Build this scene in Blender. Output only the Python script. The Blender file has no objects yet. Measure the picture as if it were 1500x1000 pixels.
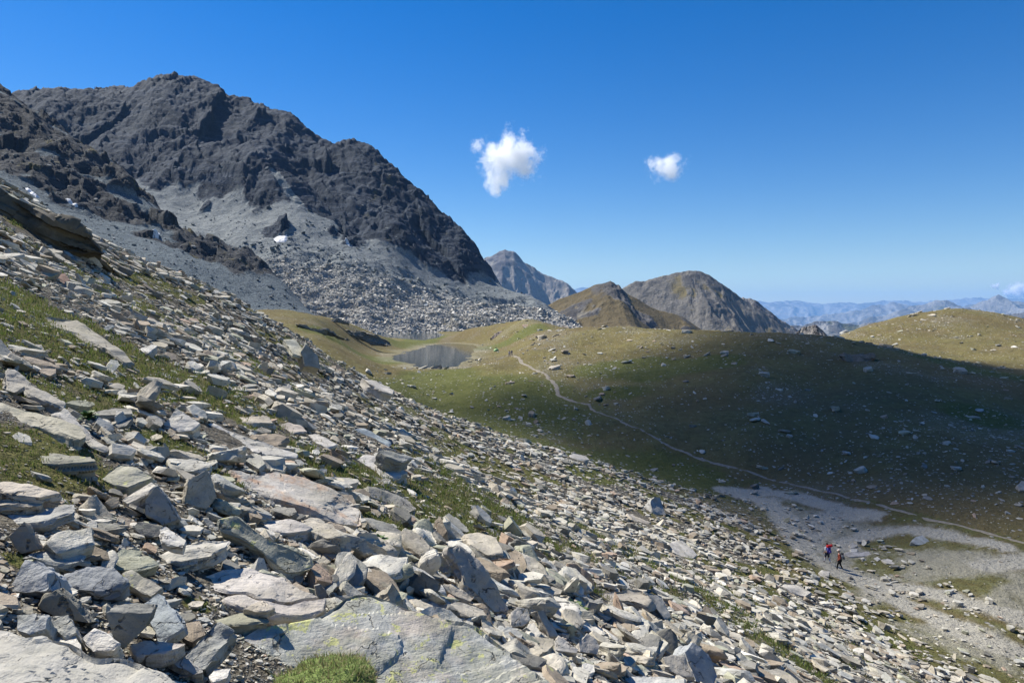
import bpy, bmesh, math, random
import numpy as np
from mathutils import Vector, Matrix, Euler

sc = bpy.context.scene
R = math.radians
# ------------------------------------------------------------------ camera, sky, sun, exposure
UC, VH, FPX = 750.0, 462.0, 1000.0        # photo column straight ahead, photo row of the horizon, focal length in photo pixels
cam_d = bpy.data.cameras.new('camera'); cam = bpy.data.objects.new('camera', cam_d)
sc.collection.objects.link(cam); sc.camera = cam
cam.location = (0, 0, 0); cam.rotation_euler = (R(90), 0, 0)
cam_d.sensor_width = 36; cam_d.lens = 24
cam_d.shift_y = (VH - 500) / 1500
cam_d.clip_start = 0.1; cam_d.clip_end = 150000

SUN_EL, SUN_AZ = R(50), R(-60)            # azimuth clockwise from straight ahead (+y)
SUN = Vector((math.sin(SUN_AZ) * math.cos(SUN_EL), math.cos(SUN_AZ) * math.cos(SUN_EL), math.sin(SUN_EL)))
world = bpy.data.worlds.new('World'); sc.world = world; world.use_nodes = True
nt = world.node_tree
sky = nt.nodes.new('ShaderNodeTexSky'); sky.sky_type = 'NISHITA'; sky.sun_disc = False
sky.sun_elevation = SUN_EL; sky.sun_rotation = SUN_AZ
sky.altitude = 1500; sky.air_density = 1.25; sky.dust_density = 0.25; sky.ozone_density = 3.2
bg = nt.nodes['Background']; bg.inputs['Strength'].default_value = 0.070
hs = nt.nodes.new('ShaderNodeHueSaturation'); hs.inputs['Saturation'].default_value = 1.48; hs.inputs['Hue'].default_value = .512
nt.links.new(sky.outputs[0], hs.inputs['Color']); nt.links.new(hs.outputs[0], bg.inputs['Color'])
sun_d = bpy.data.lights.new('sun', 'SUN'); sun_d.energy = 5.0; sun_d.angle = R(0.5); sun_d.color = (1.0, 0.95, 0.86)
sun = bpy.data.objects.new('sun', sun_d); sc.collection.objects.link(sun)
sun.rotation_euler = (-SUN).to_track_quat('-Z', 'Y').to_euler()
sc.view_settings.view_transform = 'Standard'; sc.view_settings.look = 'None'
sc.view_settings.gamma = 1; sc.view_settings.exposure = 0.78
sc.cycles.volume_bounces = 10; sc.cycles.max_bounces = 12; sc.cycles.diffuse_bounces = 3
sc.cycles.volume_step_rate = 1.0; sc.cycles.use_adaptive_sampling = True; sc.cycles.adaptive_threshold = 0.012
sc.cycles.use_denoising = True
try:
    sc.cycles.denoiser = 'OPENIMAGEDENOISE'; sc.cycles.denoising_input_passes = 'RGB_ALBEDO_NORMAL'; sc.cycles.denoising_prefilter = 'ACCURATE'
except Exception:
    pass

rng = np.random.default_rng(11)
# ------------------------------------------------------------------ numeric helpers
def _h(ix, iy, seed):
    n = (ix.astype(np.int64) * 374761393 + iy.astype(np.int64) * 668265263 + seed * 1442695041) & 0xffffffff
    n = ((n ^ (n >> 13)) * 1274126177) & 0xffffffff
    return ((n ^ (n >> 16)) & 0xffff) / 65535.0
def perlin(x, y, seed=0):
    ix = np.floor(x); iy = np.floor(y); fx = x - ix; fy = y - iy
    ux = fx * fx * fx * (fx * (fx * 6 - 15) + 10); uy = fy * fy * fy * (fy * (fy * 6 - 15) + 10)
    def g(dx, dy):
        a = _h(ix + dx, iy + dy, seed) * 2 * np.pi
        return np.cos(a) * (fx - dx) + np.sin(a) * (fy - dy)
    return 1.5 * ((g(0, 0) * (1 - ux) + g(1, 0) * ux) * (1 - uy) + (g(0, 1) * (1 - ux) + g(1, 1) * ux) * uy)
def fbm(x, y, seed=0, o=4, gain=.5):
    s = 0; a = 1; t = 0
    for k in range(o):
        s = s + a * perlin(x * 2 ** k, y * 2 ** k, seed + k * 17); t += a; a *= gain
    return s / t
def ridged(x, y, seed=0, o=4, gain=.5):
    s = 0; a = 1; t = 0
    for k in range(o):
        s = s + a * (1 - np.abs(perlin(x * 2 ** k, y * 2 ** k, seed + k * 13)) * 1.6); t += a; a *= gain
    return s / t
def facet(x, y, seed=0, tilt=1.0):
    """broken planar faces: every cell carries its own tilted plane"""
    ix = np.floor(x); iy = np.floor(y); best = np.full(x.shape, 1e9); val = np.zeros(x.shape)
    for dx in (-1, 0, 1):
        for dy in (-1, 0, 1):
            cx_, cy_ = ix + dx, iy + dy; px_ = cx_ + _h(cx_, cy_, seed); py_ = cy_ + _h(cx_, cy_, seed + 1)
            d = np.maximum(np.abs(x - px_), np.abs(y - py_)) * .6 + np.hypot(x - px_, y - py_) * .4; m = d < best; best = np.where(m, d, best)
            v = (_h(cx_, cy_, seed + 2) - .5) * 2 * (x - px_) * tilt + (_h(cx_, cy_, seed + 3) - .5) * 2 * (y - py_) * tilt + (_h(cx_, cy_, seed + 4) - .5) * .8
            val = np.where(m, v, val)
    return val
def sstep(a, b, x):
    t = np.clip((x - a) / (b - a), 0, 1); return t * t * (3 - 2 * t)
def tps(pts, vals, lam=1e-5):
    pts = np.asarray(pts, float); vals = np.asarray(vals, float); n = len(pts)
    def phi(r2): return 0.5 * r2 * np.log(r2 + 1e-12)
    K = phi(((pts[:, None] - pts[None]) ** 2).sum(-1)) + lam * np.eye(n)
    Pm = np.c_[np.ones(n), pts]
    A = np.block([[K, Pm], [Pm.T, np.zeros((3, 3))]])
    w = np.linalg.solve(A, np.r_[vals, np.zeros(3)])
    def f(a, b):
        a = np.asarray(a, float); sh = a.shape; a = a.ravel(); b = np.asarray(b, float).ravel(); out = np.empty(len(a))
        for i in range(0, len(a), 40000):
            q = np.c_[a[i:i + 40000], b[i:i + 40000]]
            r2 = ((q[:, None] - pts[None]) ** 2).sum(-1)
            out[i:i + 40000] = phi(r2) @ w[:n] + w[n] + q @ w[n + 1:]
        return out.reshape(sh)
    return f
LS = 0.6                                   # how strongly log-distance counts beside the bearing
def field(ctrl):
    c = np.array(ctrl, float)
    X = (c[:, 0] - UC) / FPX; Z = (VH - c[:, 1]) / FPX; y = c[:, 2]
    return X, np.log(y) * LS, Z
def poly_sd(px, py, poly):
    """signed distance to a polygon, positive inside"""
    poly = np.asarray(poly, float); d = np.full(px.shape, 1e18); ins = np.zeros(px.shape, bool)
    for i in range(len(poly)):
        ax, ay = poly[i]; bx, by = poly[(i + 1) % len(poly)]
        ex, ey = bx - ax, by - ay; wx, wy = px - ax, py - ay
        t = np.clip((wx * ex + wy * ey) / (ex * ex + ey * ey + 1e-12), 0, 1)
        d = np.minimum(d, (wx - ex * t) ** 2 + (wy - ey * t) ** 2)
        c = ((ay > py) != (by > py)) & (px < (bx - ax) * (py - ay) / (by - ay + 1e-12) + ax)
        ins ^= c
    d = np.sqrt(d); return np.where(ins, d, -d)
def line_d(px, py, pl):
    d = np.full(px.shape, 1e18)
    for (ax, ay), (bx, by) in zip(pl[:-1], pl[1:]):
        ex, ey = bx - ax, by - ay; wx, wy = px - ax, py - ay
        t = np.clip((wx * ex + wy * ey) / (ex * ex + ey * ey + 1e-12), 0, 1)
        d = np.minimum(d, (wx - ex * t) ** 2 + (wy - ey * t) ** 2)
    return np.sqrt(d)
# ------------------------------------------------------------------ mesh helpers
def mesh_np(name, V, loops, sizes, mat=None, attrs=None, smooth=False):
    me = bpy.data.meshes.new(name)
    V = np.ascontiguousarray(V, np.float32); loops = np.ascontiguousarray(loops, np.int32); sizes = np.asarray(sizes, np.int32)
    me.vertices.add(len(V)); me.vertices.foreach_set('co', V.ravel())
    me.loops.add(len(loops)); me.loops.foreach_set('vertex_index', loops)
    me.polygons.add(len(sizes)); me.polygons.foreach_set('loop_start', np.r_[0, np.cumsum(sizes)[:-1]].astype(np.int32))
    try: me.polygons.foreach_set('loop_total', sizes)
    except Exception: pass
    me.polygons.foreach_set('use_smooth', np.full(len(sizes), smooth, bool))
    for k, a in (attrs or {}).items():
        a = np.ascontiguousarray(a, np.float32)
        t = {1: 'FLOAT', 3: 'FLOAT_VECTOR', 4: 'FLOAT_COLOR'}[1 if a.ndim == 1 else a.shape[1]]
        at = me.attributes.new(k, t, 'POINT')
        at.data.foreach_set({'FLOAT': 'value', 'FLOAT_VECTOR': 'vector', 'FLOAT_COLOR': 'color'}[t], a.ravel())
    me.update(calc_edges=True); me.validate()
    if mat: me.materials.append(mat)
    return me
def link(name, me, parent=None):
    o = bpy.data.objects.new(name, me); sc.collection.objects.link(o)
    if parent: o.parent = parent
    return o
def tag(o, label=None, cat=None, group=None, kind=None):
    if label: o['label'] = label
    if cat: o['category'] = cat
    if group: o['group'] = group
    if kind: o['kind'] = kind
    return o
def grid_mesh(name, Xw, Yw, Zw, mat, attrs=None, kind='structure'):
    r, c = Xw.shape; idx = np.arange(r * c).reshape(r, c)
    q = np.stack([idx[:-1, :-1], idx[:-1, 1:], idx[1:, 1:], idx[1:, :-1]], -1).reshape(-1)
    at = {k: (a.reshape(-1) if a.ndim == 2 else a.reshape(-1, a.shape[-1])) for k, a in (attrs or {}).items()}
    me = mesh_np(name, np.stack([Xw, Yw, Zw], -1).reshape(-1, 3), q, np.full(len(q) // 4, 4), mat, at, smooth=True)
    o = link(name, me)
    if kind: o['kind'] = kind
    return o
# ------------------------------------------------------------------ material helpers
class NT:
    def __init__(s, name):
        s.m = bpy.data.materials.new(name); s.m.use_nodes = True; s.t = s.m.node_tree; s.n = s.t.nodes; s.l = s.t.links
        s.p = s.n['Principled BSDF']; s.out = s.n['Material Output']
        s.p.inputs['Roughness'].default_value = .9; s.p.inputs['Specular IOR Level'].default_value = .25
    def node(s, t, **k):
        n = s.n.new('ShaderNode' + t)
        for a, b in k.items(): setattr(n, a, b)
        return n
    def put(s, sock, v):
        if v is None: return
        if isinstance(v, bpy.types.NodeSocket): s.l.new(v, sock)
        else:
            if hasattr(sock.default_value, '__len__') and len(sock.default_value) == 4 and len(v) == 3: v = (*v, 1)
            sock.default_value = v
    def attr(s, name): return s.node('Attribute', attribute_name=name)
    def pos(s): return s.node('NewGeometry').outputs['Position']
    def vscale(s, v, sx, sy, sz):
        n = s.node('VectorMath', operation='MULTIPLY'); s.put(n.inputs[0], v); n.inputs[1].default_value = (sx, sy, sz); return n.outputs[0]
    def noise(s, v, scale, detail=4, rough=.55, dist=0):
        n = s.node('TexNoise'); s.put(n.inputs['Vector'], v); n.inputs['Scale'].default_value = scale
        n.inputs['Detail'].default_value = detail; n.inputs['Roughness'].default_value = rough; n.inputs['Distortion'].default_value = dist
        return n.outputs[0]
    def voro(s, v, scale, feature='F1', rnd=1):
        n = s.node('TexVoronoi', feature=feature); s.put(n.inputs['Vector'], v); n.inputs['Scale'].default_value = scale
        n.inputs['Randomness'].default_value = rnd; return n
    def rng(s, v, a, b, lo=0, hi=1):
        n = s.node('MapRange'); n.interpolation_type = 'SMOOTHSTEP'; s.put(n.inputs[0], v)
        for i, x in zip((1, 2, 3, 4), (a, b, lo, hi)): n.inputs[i].default_value = x
        return n.outputs[0]
    def math(s, op, a, b=None, c=None, clamp=False):
        n = s.node('Math', operation=op); n.use_clamp = clamp; s.put(n.inputs[0], a)
        if b is not None: s.put(n.inputs[1], b)
        if c is not None: s.put(n.inputs[2], c)
        return n.outputs[0]
    def mix(s, f, a, b, blend='MIX'):
        n = s.node('Mix', data_type='RGBA', blend_type=blend); s.put(n.inputs[0], f); s.put(n.inputs[6], a); s.put(n.inputs[7], b); return n.outputs[2]
    def sep(s, c):
        n = s.node('SeparateColor'); s.put(n.inputs[0], c); return n.outputs
    def bump(s, h, strength=.5, dist=.05, normal=None):
        n = s.node('Bump'); n.inputs['Strength'].default_value = strength; n.inputs['Distance'].default_value = dist
        s.put(n.inputs['Height'], h)
        if normal is not None: s.put(n.inputs['Normal'], normal)
        return n.outputs[0]
    def color(s, c): s.put(s.p.inputs['Base Color'], c)
    def normal(s, n): s.put(s.p.inputs['Normal'], n)
def flat_mat(name, col, rough=.8, var=.12, scale=30):
    n = NT(name); tc = n.node('TexCoord').outputs['Object']
    f = n.noise(tc, scale, 3)
    n.color(n.mix(f, tuple(c * (1 - var) for c in col), tuple(min(1, c * (1 + var)) for c in col)))
    n.p.inputs['Roughness'].default_value = rough
    return n.m
# ------------------------------------------------------------------ the near ground: heights
def plane_Z(X, y): return -1.62 / y - .5 * X - .19
G = []
for y in (1.2, 2.5, 5, 10, 20):
    for X in (-1.5, -.9, -.55, -.2, .1, .35):
        if y == 20 and X < -.9: continue
        G.append((UC + X * FPX, VH - plane_Z(X, y) * FPX, y))
for y in (1.2, 2.5, 5, 10, 20): G.append((UC + 900, VH - (plane_Z(.9, y) + .0015 * y) * FPX, y))
G += [
 # crest of the stony slope, then hidden ground behind it
 (-250, 160, 38), (0, 272, 38), (75, 315, 42), (150, 356, 46), (240, 398, 50), (330, 433, 55), (405, 475, 58), (480, 522, 62), (580, 578, 66), (740, 643, 70), (900, 692, 74), (1000, 722, 75),
 (1000, 820, 37), (900, 760, 48), (700, 690, 45), (500, 590, 42), (300, 470, 38), (150, 420, 30), (0, 330, 28),
 (1200, 850, 53), (1350, 930, 46), (1450, 985, 41), (1150, 905, 30), (1080, 748, 73), (1130, 790, 63), (1600, 1010, 42),
 (-250, 330, 75), (0, 355, 75), (150, 420, 80), (330, 490, 85), (480, 560, 90), (560, 575, 105),
 (-300, 480, 150), (0, 480, 150), (200, 490, 150), (330, 495, 150), (-300, 500, 300), (0, 500, 300), (200, 500, 300), (-300, 490, 620), (0, 490, 620), (300, 490, 620),
 # grassy ledges beneath the moraine and the lake meadow
 (420, 456, 225), (440, 470, 190), (480, 472, 225), (520, 490, 215), (560, 500, 230), (450, 492, 150), (505, 512, 158), (540, 526, 168), (470, 466, 300), (560, 492, 330), (440, 480, 420), (520, 488, 420),
 (600, 560, 142), (640, 601, 116), (740, 625, 102), (740, 580, 126), (740, 546, 155), (660, 556, 150), (640, 541, 188), (575, 530, 210),
 (760, 526, 175), (748, 512, 186), (720, 520, 215), (700, 500, 310), (720, 505, 270), (760, 469, 330), (700, 480, 370), (640, 491, 400), (850, 480, 262), (800, 490, 250), (600, 502, 380), (560, 500, 380),
 (600, 492, 480), (560, 490, 560), (660, 488, 560), (700, 488, 480), (760, 490, 480), (760, 495, 640),
 # the knoll and the valley floor
 (900, 483, 215), (1000, 487, 192), (1075, 489, 183), (1150, 490, 175), (1205, 494, 170), (1250, 501, 166), (1330, 516, 170), (1400, 526, 190),
 (850, 530, 165), (900, 510, 186), (950, 560, 136), (1000, 530, 156), (1000, 620, 112), (1100, 560, 130), (1100, 520, 152), (1100, 650, 98), (1200, 620, 105), (1200, 550, 138), (1300, 560, 126),
 (1300, 690, 83), (1400, 620, 101), (1500, 560, 131), (1500, 700, 78), (1500, 610, 108), (1400, 745, 71), (1650, 560, 130), (1650, 700, 76), (1650, 820, 60),
 (820, 580, 130), (862, 592, 123), (950, 640, 102), (850, 640, 101), (950, 682, 92), (1100, 716, 86), (1250, 740, 77), (1500, 800, 62), (1230, 832, 60), (1150, 760, 72), (1350, 850, 57), (1450, 900, 50),
 # the further hill on the far side of the dip
 (1380, 455, 300), (1310, 466, 292), (1240, 489, 262), (1440, 456, 302), (1500, 469, 300), (1600, 500, 300), (1350, 500, 230), (1300, 496, 240), (1420, 486, 245), (1500, 512, 200), (1500, 536, 172), (1600, 530, 190), (1450, 505, 215), (1240, 508, 215),
 # behind the skyline the land falls away
 (900, 500, 300), (1000, 520, 300), (1100, 530, 300), (1180, 520, 260), (850, 500, 360), (1380, 480, 400), (1600, 520, 400), (760, 480, 400), (900, 560, 420), (1100, 600, 420), (1380, 560, 560), (1000, 660, 640), (1300, 680, 640), (1600, 680, 640), (850, 560, 640), (2050, 640, 150), (2050, 700, 60), (2050, 600, 400),
]
_X, _L, _Z = field(G)
_res = _Z - plane_Z(_X, np.exp(_L / LS))
_gf = tps(np.c_[_X, _L], _res, 2e-5)
LAKE_Z = -14.5
def g0(x, y):
    x = np.asarray(x, float); y = np.maximum(np.asarray(y, float), .5); X = x / y
    return (plane_Z(X, y) + _gf(X, np.log(y) * LS)) * y
_sy = np.exp(np.linspace(math.log(1.1), math.log(640), 500))
def g_ray(u, v, ymin=1.1):
    """where the view ray through a photo pixel meets the smooth ground"""
    X = (u - UC) / FPX; Z = (VH - v) / FPX
    d = (plane_Z(X, _sy) + _gf(np.full(500, X), np.log(_sy) * LS)) - Z
    ok = np.where((d[1:] >= 0) & (_sy[1:] > ymin))[0]
    if not len(ok): k = 499; y = 300.
    else:
        k = ok[0] + 1; t = -d[k - 1] / (d[k] - d[k - 1]) if d[k - 1] < 0 else 1; y = _sy[k - 1] + t * (_sy[k] - _sy[k - 1])
    return np.array([X * y, y, Z * y])
def at_level(u, v, z):
    y = z / ((VH - v) / FPX); return ((u - UC) / FPX * y, y)
LAKE = [at_level(u, v, LAKE_Z) for u, v in ((566, 524), (584, 516), (608, 510.5), (630, 504.5), (655, 502.5), (684, 503.5), (706, 508), (702, 513), (696, 520), (693, 527), (680, 532), (676, 537), (650, 540), (616, 538.5), (592, 533), (572, 528))]
LAKE2_Z = -14.2
LAKE2 = [at_level(u, v, LAKE2_Z) for u, v in ((560, 494), (600, 497.5), (622, 498.5), (640, 496), (655, 490), (640, 486), (560, 486), (545, 489))]
def g_hit(u, v, y0):
    """the same ray carried to the finished, uneven sheet"""
    X = (u - UC) / FPX; Z = (VH - v) / FPX; ys = y0 * np.linspace(.8, 1.25, 260); d = mesh_h(X * ys, ys) - Z * ys
    k = np.where((d[1:] >= 0) & (d[:-1] < 0))[0]; yy = ys[k[np.argmin(np.abs(ys[k] - y0))]] if len(k) else y0
    return np.array([X * yy, yy, Z * yy])
def pix_poly(L): return [tuple(g_ray(u, v)[:2]) for u, v in L]
GRAVEL = pix_poly([(1060, 722), (1110, 716), (1180, 733), (1260, 746), (1330, 768), (1430, 792), (1499, 806), (1560, 840), (1560, 990), (1430, 985), (1340, 940), (1270, 900), (1225, 850), (1180, 820), (1165, 775), (1120, 745)])
TRAIL = pix_poly([(747, 513), (757, 523), (768, 533), (790, 542), (805, 553), (815, 568), (823, 579), (842, 587), (864, 593), (872, 602), (905, 617), (930, 630), (955, 643), (1000, 662), (1050, 677), (1100, 690), (1150, 703), (1200, 716), (1250, 729), (1300, 743), (1350, 757), (1400, 768), (1450, 781), (1499, 796), (1560, 812)])
TRAIL2 = pix_poly([(1065, 720), (1120, 735), (1150, 760), (1165, 785), (1180, 808), (1215, 826), (1245, 846), (1290, 868), (1340, 892), (1400, 918), (1460, 945), (1540, 975)])
TRAIL3 = pix_poly([(1180, 790), (1205, 765), (1235, 748), (1200, 738), (1150, 725), (1120, 718)])
TRAIL4 = pix_poly([(1430, 830), (1470, 825), (1500, 818), (1540, 812)])
TRAIL5 = pix_poly([(1245, 846), (1300, 858), (1380, 872), (1450, 892), (1540, 925)])
TRAIL6 = pix_poly([(1235, 800), (1265, 782), (1330, 775), (1400, 786), (1470, 800)])
TRAIL7 = pix_poly([(1068, 720), (1105, 722), (1150, 724), (1215, 742), (1270, 756)])
TURF = [(140, 575, 60, 26), (60, 560, 50, 25), (230, 570, 50, 22), (310, 690, 45, 20), (555, 760, 55, 26), (455, 700, 45, 16), (470, 735, 40, 10), (250, 655, 60, 30), (620, 620, 60, 16), (690, 660, 60, 14), (590, 595, 30, 10),
        (560, 790, 30, 20), (620, 830, 30, 15), (20, 440, 30, 12), (100, 410, 30, 10), (290, 470, 40, 12), (320, 500, 30, 10), (230, 490, 22, 8), (360, 520, 50, 14), (420, 560, 50, 14), (640, 705, 30, 8), (700, 720, 40, 8), (800, 700, 40, 8), (850, 690, 30, 8),
        (40, 830, 40, 14), (150, 815, 35, 12), (290, 885, 24, 14), (930, 745, 30, 8), (980, 775, 30, 8), (900, 700, 60, 9), (1000, 725, 60, 10), (1060, 770, 30, 10), (1110, 790, 40, 14), (1210, 900, 40, 14), (1290, 930, 50, 14), (1140, 840, 26, 10), (870, 890, 18, 10), (840, 860, 14, 8), (1060, 930, 20, 8), (60, 290, 60, 8)]
_tp = [(g_ray(u, v), a, b) for u, v, a, b in TURF]
def turf_mask(x, y):
    """turf patches among the stones of the slope (0..1)"""
    X = x / y; Z = g0(x, y) / y; m = np.zeros(np.shape(x))
    for p, a, b in _tp:
        rx = a / FPX * p[1]; ry = b / FPX * p[1] * 2.2
        d = np.sqrt(((x - p[0]) / rx) ** 2 + ((y - p[1]) / ry) ** 2)
        m = np.maximum(m, 1 - sstep(.45, 1.25, d))
    n = fbm(x * .35 + y * .12, y * .3 - x * .15, 5, 4)
    m = np.clip(m + n * .9 * (m > .02), 0, 1)
    w = fbm(x * .16 + .08 * y, y * .11 - x * .09, 77, 4)
    return np.clip(np.maximum(m, sstep(-.03, .22, w + fbm(x * .9, y * .8, 88, 3) * .25) * .8), 0, 1)
_ty = np.array([0, 10, 30, 38, 46, 52, 62, 72, 80, 90.]); _tx = np.array([30, 28, 27, 26.5, 25, 22.5, 22.8, 22.5, 16, 4.])
def scree_mask(x, y):
    xt = np.interp(y, _ty, _tx)
    n = fbm(x * .12, y * .12, 31, 3) * 4
    a = sstep(-3.5, 4.5, xt - x + n); b = 1 - sstep(66, 84, y + n + np.clip(-x - 6, 0, 30) * .25)
    return a * b
def zones(x, y):
    s = scree_mask(x, y)
    gr = sstep(-2.0, 3.5, poly_sd(x, y, GRAVEL) + fbm(x * .25, y * .2, 9, 4) * 4.5)
    gr = gr * .95 * (1 - .72 * sstep(.02, .3, fbm(x * .1 + 3, y * .13, 19, 5)))
    for tr, w in ((TRAIL2, 1.25), (TRAIL3, 1.3), (TRAIL4, .8), (TRAIL5, 1.2), (TRAIL6, .9), (TRAIL7, 1.4)):
        gr = np.maximum(gr, 1 - sstep(w * .6, w * 1.9, line_d(x, y, tr) + fbm(x * .5, y * .5, 3, 3) * .8))
    return s, gr
def g_detail(x, y):
    s = scree_mask(x, y)
    far = sstep(30, 120, y)
    d = s * (fbm(x * .55, y * .55, 1, 4) * (.05 + .12 * sstep(5, 16, y)) + fbm(x * .2, y * .2, 4, 2) * .12 * sstep(4, 12, np.hypot(x, y)))
    d = d + (1 - s) * (fbm(x * .06, y * .06, 2, 5) * 1.1 * far + fbm(x * .35, y * .35, 6, 3) * (.10 + .18 * far))
    return d
_trz = None
def H(x, y):
    x = np.asarray(x, float); y = np.asarray(y, float)
    h = g0(x, y) + g_detail(x, y)
    if np.max(y) > 120:
        for P_, z_ in ((LAKE, LAKE_Z), (LAKE2, LAKE2_Z)):
            sd = poly_sd(x, y, P_)
            wob = sd + fbm(x * .14, y * .06, 41, 4) * 4
            k = sstep(-26, -2, sd)
            h = h * (1 - k) + np.maximum(z_ + .12 + np.clip(-wob, 0, 30) * .035, 0 * h - 1e3) * k
            h = np.where(sd > -3, np.minimum(h, z_ + .25 - wob * .16), h)
    return h

# the sheet itself
cx = np.r_[np.linspace(-1.7, -.8, 60)[:-1], np.linspace(-.8, .8, 620)[:-1], np.linspace(.8, 1.5, 60)]
ry_ = np.exp(np.linspace(math.log(.9), math.log(660), 760))
GX, GY = np.meshgrid(cx, ry_); GX = GX * GY
GZ = H(GX, GY)
zs, zg = zones(GX, GY)
tm = turf_mask(GX, GY)
Xr = GX / GY; Zr = g0(GX, GY) / GY; U_ = UC + Xr * FPX; V_ = VH - Zr * FPX
lush = np.zeros(GX.shape)
for u, v, a, b in ((700, 590, 220, 40), (800, 660, 200, 34), (640, 560, 90, 26), (960, 690, 140, 22), (930, 540, 120, 20), (1020, 535, 90, 14), (760, 485, 60, 10), (720, 497, 60, 8), (1420, 540, 90, 14), (1440, 610, 70, 22), (900, 575, 60, 12), (560, 515, 70, 16), (480, 490, 50, 10), (1290, 930, 60, 20), (620, 497, 40, 6)):
    p = g_ray(u, v); rx = a / FPX * p[1]
    yy0, yy1 = g_ray(u, v + b)[1], g_ray(u, v - b)[1]; ry = max(4, abs(yy1 - yy0) / 2)
    d = np.hypot((GX - p[0]) / rx, (GY - p[1]) / ry); lush = np.maximum(lush, 1 - sstep(.3, 1.2, d))
lush = np.clip(lush * 1.1 + fbm(GX * .05, GY * .03, 8, 5) * .75, 0, 1)
stone = np.clip(sstep(-.15, .45, fbm(GX * .045, GY * .035, 61, 4)) , 0, 1) * (1 - lush * .7)
lush = np.maximum(lush, np.clip(tm * zs * .75, 0, 1)); shore = sstep(-9, -1.5, poly_sd(GX, GY, LAKE) + fbm(GX * .1, GY * .1, 4, 3) * 6)
trk = np.zeros(GX.shape)
for tr, w in ((TRAIL2, 1.5), (TRAIL3, 1.5), (TRAIL4, 1.0), (TRAIL5, 1.3), (TRAIL6, 1.0), (TRAIL7, 1.6)):
    trk = np.maximum(trk, 1 - sstep(w * .35, w * 1.9, line_d(GX, GY, tr) + fbm(GX * .45, GY * .45, 3, 4) * 1.3))
stone = np.where(zg > .25, trk, stone); lush = np.where((poly_sd(GX, GY, GRAVEL) > -3), np.maximum(lush, .55 * (1 - trk)), lush)
zone = np.stack([zs * (1 - tm), lush, np.maximum(zg, shore * .48) * (1 - zs), stone], -1)

def ground_mat():
    n = NT('meadow_ground'); P = n.pos(); a = n.attr('zone'); s = n.sep(a.outputs['Color']); st = a.outputs['Alpha']
    nb = n.noise(P, .11, 6, .6); nm = n.noise(P, .9, 5, .65); nf = n.noise(P, 7, 4, .7)
    dry = n.mix(n.rng(nb, .35, .65), (0.171, 0.149, 0.059), (0.124, 0.107, 0.047))
    dry = n.mix(n.rng(nm, .45, .75), dry, (0.212, 0.192, 0.086)); dry = n.mix(n.math('MULTIPLY', n.rng(nm, .48, .3), .7), dry, (0.087, 0.083, 0.030)); dry = n.mix(n.math('MULTIPLY', n.rng(n.noise(P, .3, 5, .6), .45, .7), .6), dry, (0.171, 0.135, 0.059))
    dry = n.mix(n.math('MULTIPLY', n.rng(n.noise(P, .035, 5, .6), .42, .66), .75), dry, n.mix(nm, (.115, .088, .042), (.185, .145, .075)))
    grn = n.mix(n.rng(nm, .3, .7), (0.090, 0.101, 0.030), (0.133, 0.138, 0.044))
    lf = n.math('ADD', s[1], n.math('MULTIPLY', n.math('SUBTRACT', nm, .5), .9), clamp=True)
    g = n.mix(n.rng(lf, .25, .8), dry, grn)
    # thin stony ground
    grit = n.mix(n.rng(nf, .35, .65), (.17, .15, .125), (.29, .275, .25))
    sf = n.math('MULTIPLY', n.rng(nf, .45, .7), n.rng(st, .25, .9), clamp=True)
    g = n.mix(n.math('MULTIPLY', sf, .75), g, grit)
    vv = n.voro(P, 1.5); vs = n.sep(vv.outputs['Color'])
    peb = n.math('MULTIPLY', n.rng(vv.outputs['Distance'], .34, .18), n.rng(n.math('ADD', vs[0], n.math('MULTIPLY', st, .35)), .82, .9))
    g = n.mix(peb, g, n.mix(vs[1], (.30, .29, .27), (.42, .41, .38)))
    gf = n.math('ADD', s[2], n.math('MULTIPLY', n.math('SUBTRACT', nm, .5), 1.0), clamp=True)
    nsw = n.noise(n.vscale(P, .5, 1.2, 1), .6, 5, .6)
    gtr = n.rng(st, .15, .8)
    gravel = n.mix(n.rng(nf, .3, .7), n.mix(nsw, (.29, .272, .22), (.37, .35, .29)), n.mix(nsw, (.43, .405, .335), (.52, .495, .42)))
    gf = n.math('ADD', gf, n.math('MULTIPLY', n.math('SUBTRACT', nf, .5), .9), clamp=True); gravel = n.mix(n.math('MULTIPLY', n.math('SUBTRACT', 1.0, gtr), .62), gravel, n.mix(nm, (.16, .155, .095), (.29, .272, .205))); g = n.mix(n.rng(gf, .2, .95), g, gravel)
    soil = n.mix(nm, (.06, .05, .036), (.13, .115, .085))
    turf = n.mix(n.rng(nm, .3, .7), (.085, .10, .028), (.14, .145, .055)) 
    sfm = n.math('ADD', s[0], n.math('MULTIPLY', n.math('SUBTRACT', nf, .5), .8), clamp=True)
    nfh = n.noise(P, 24, 4, .7); vp = n.voro(P, 18)
    soil = n.mix(n.rng(nfh, .35, .7), soil, n.mix(vp.outputs['Color'], (.15, .14, .115), (.27, .255, .22)))
    # where the slope is: soil between stones
    g = n.mix(n.rng(sfm, .35, .75), g, soil)
    n.color(g)
    hb = n.math('ADD', n.math('MULTIPLY', nf, .5), n.math('MULTIPLY', nfh, .25))
    hb = n.math('ADD', hb, n.math('MULTIPLY', n.noise(P, 1.7, 4, .65), 1.7)); n.normal(n.bump(hb, 1.0, .3))
    n.p.inputs['Roughness'].default_value = .95; n.p.inputs['Specular IOR Level'].default_value = .1
    return n.m
MG = ground_mat()
ground = grid_mesh('ground', GX, GY, GZ, MG, {'zone': zone})
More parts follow.
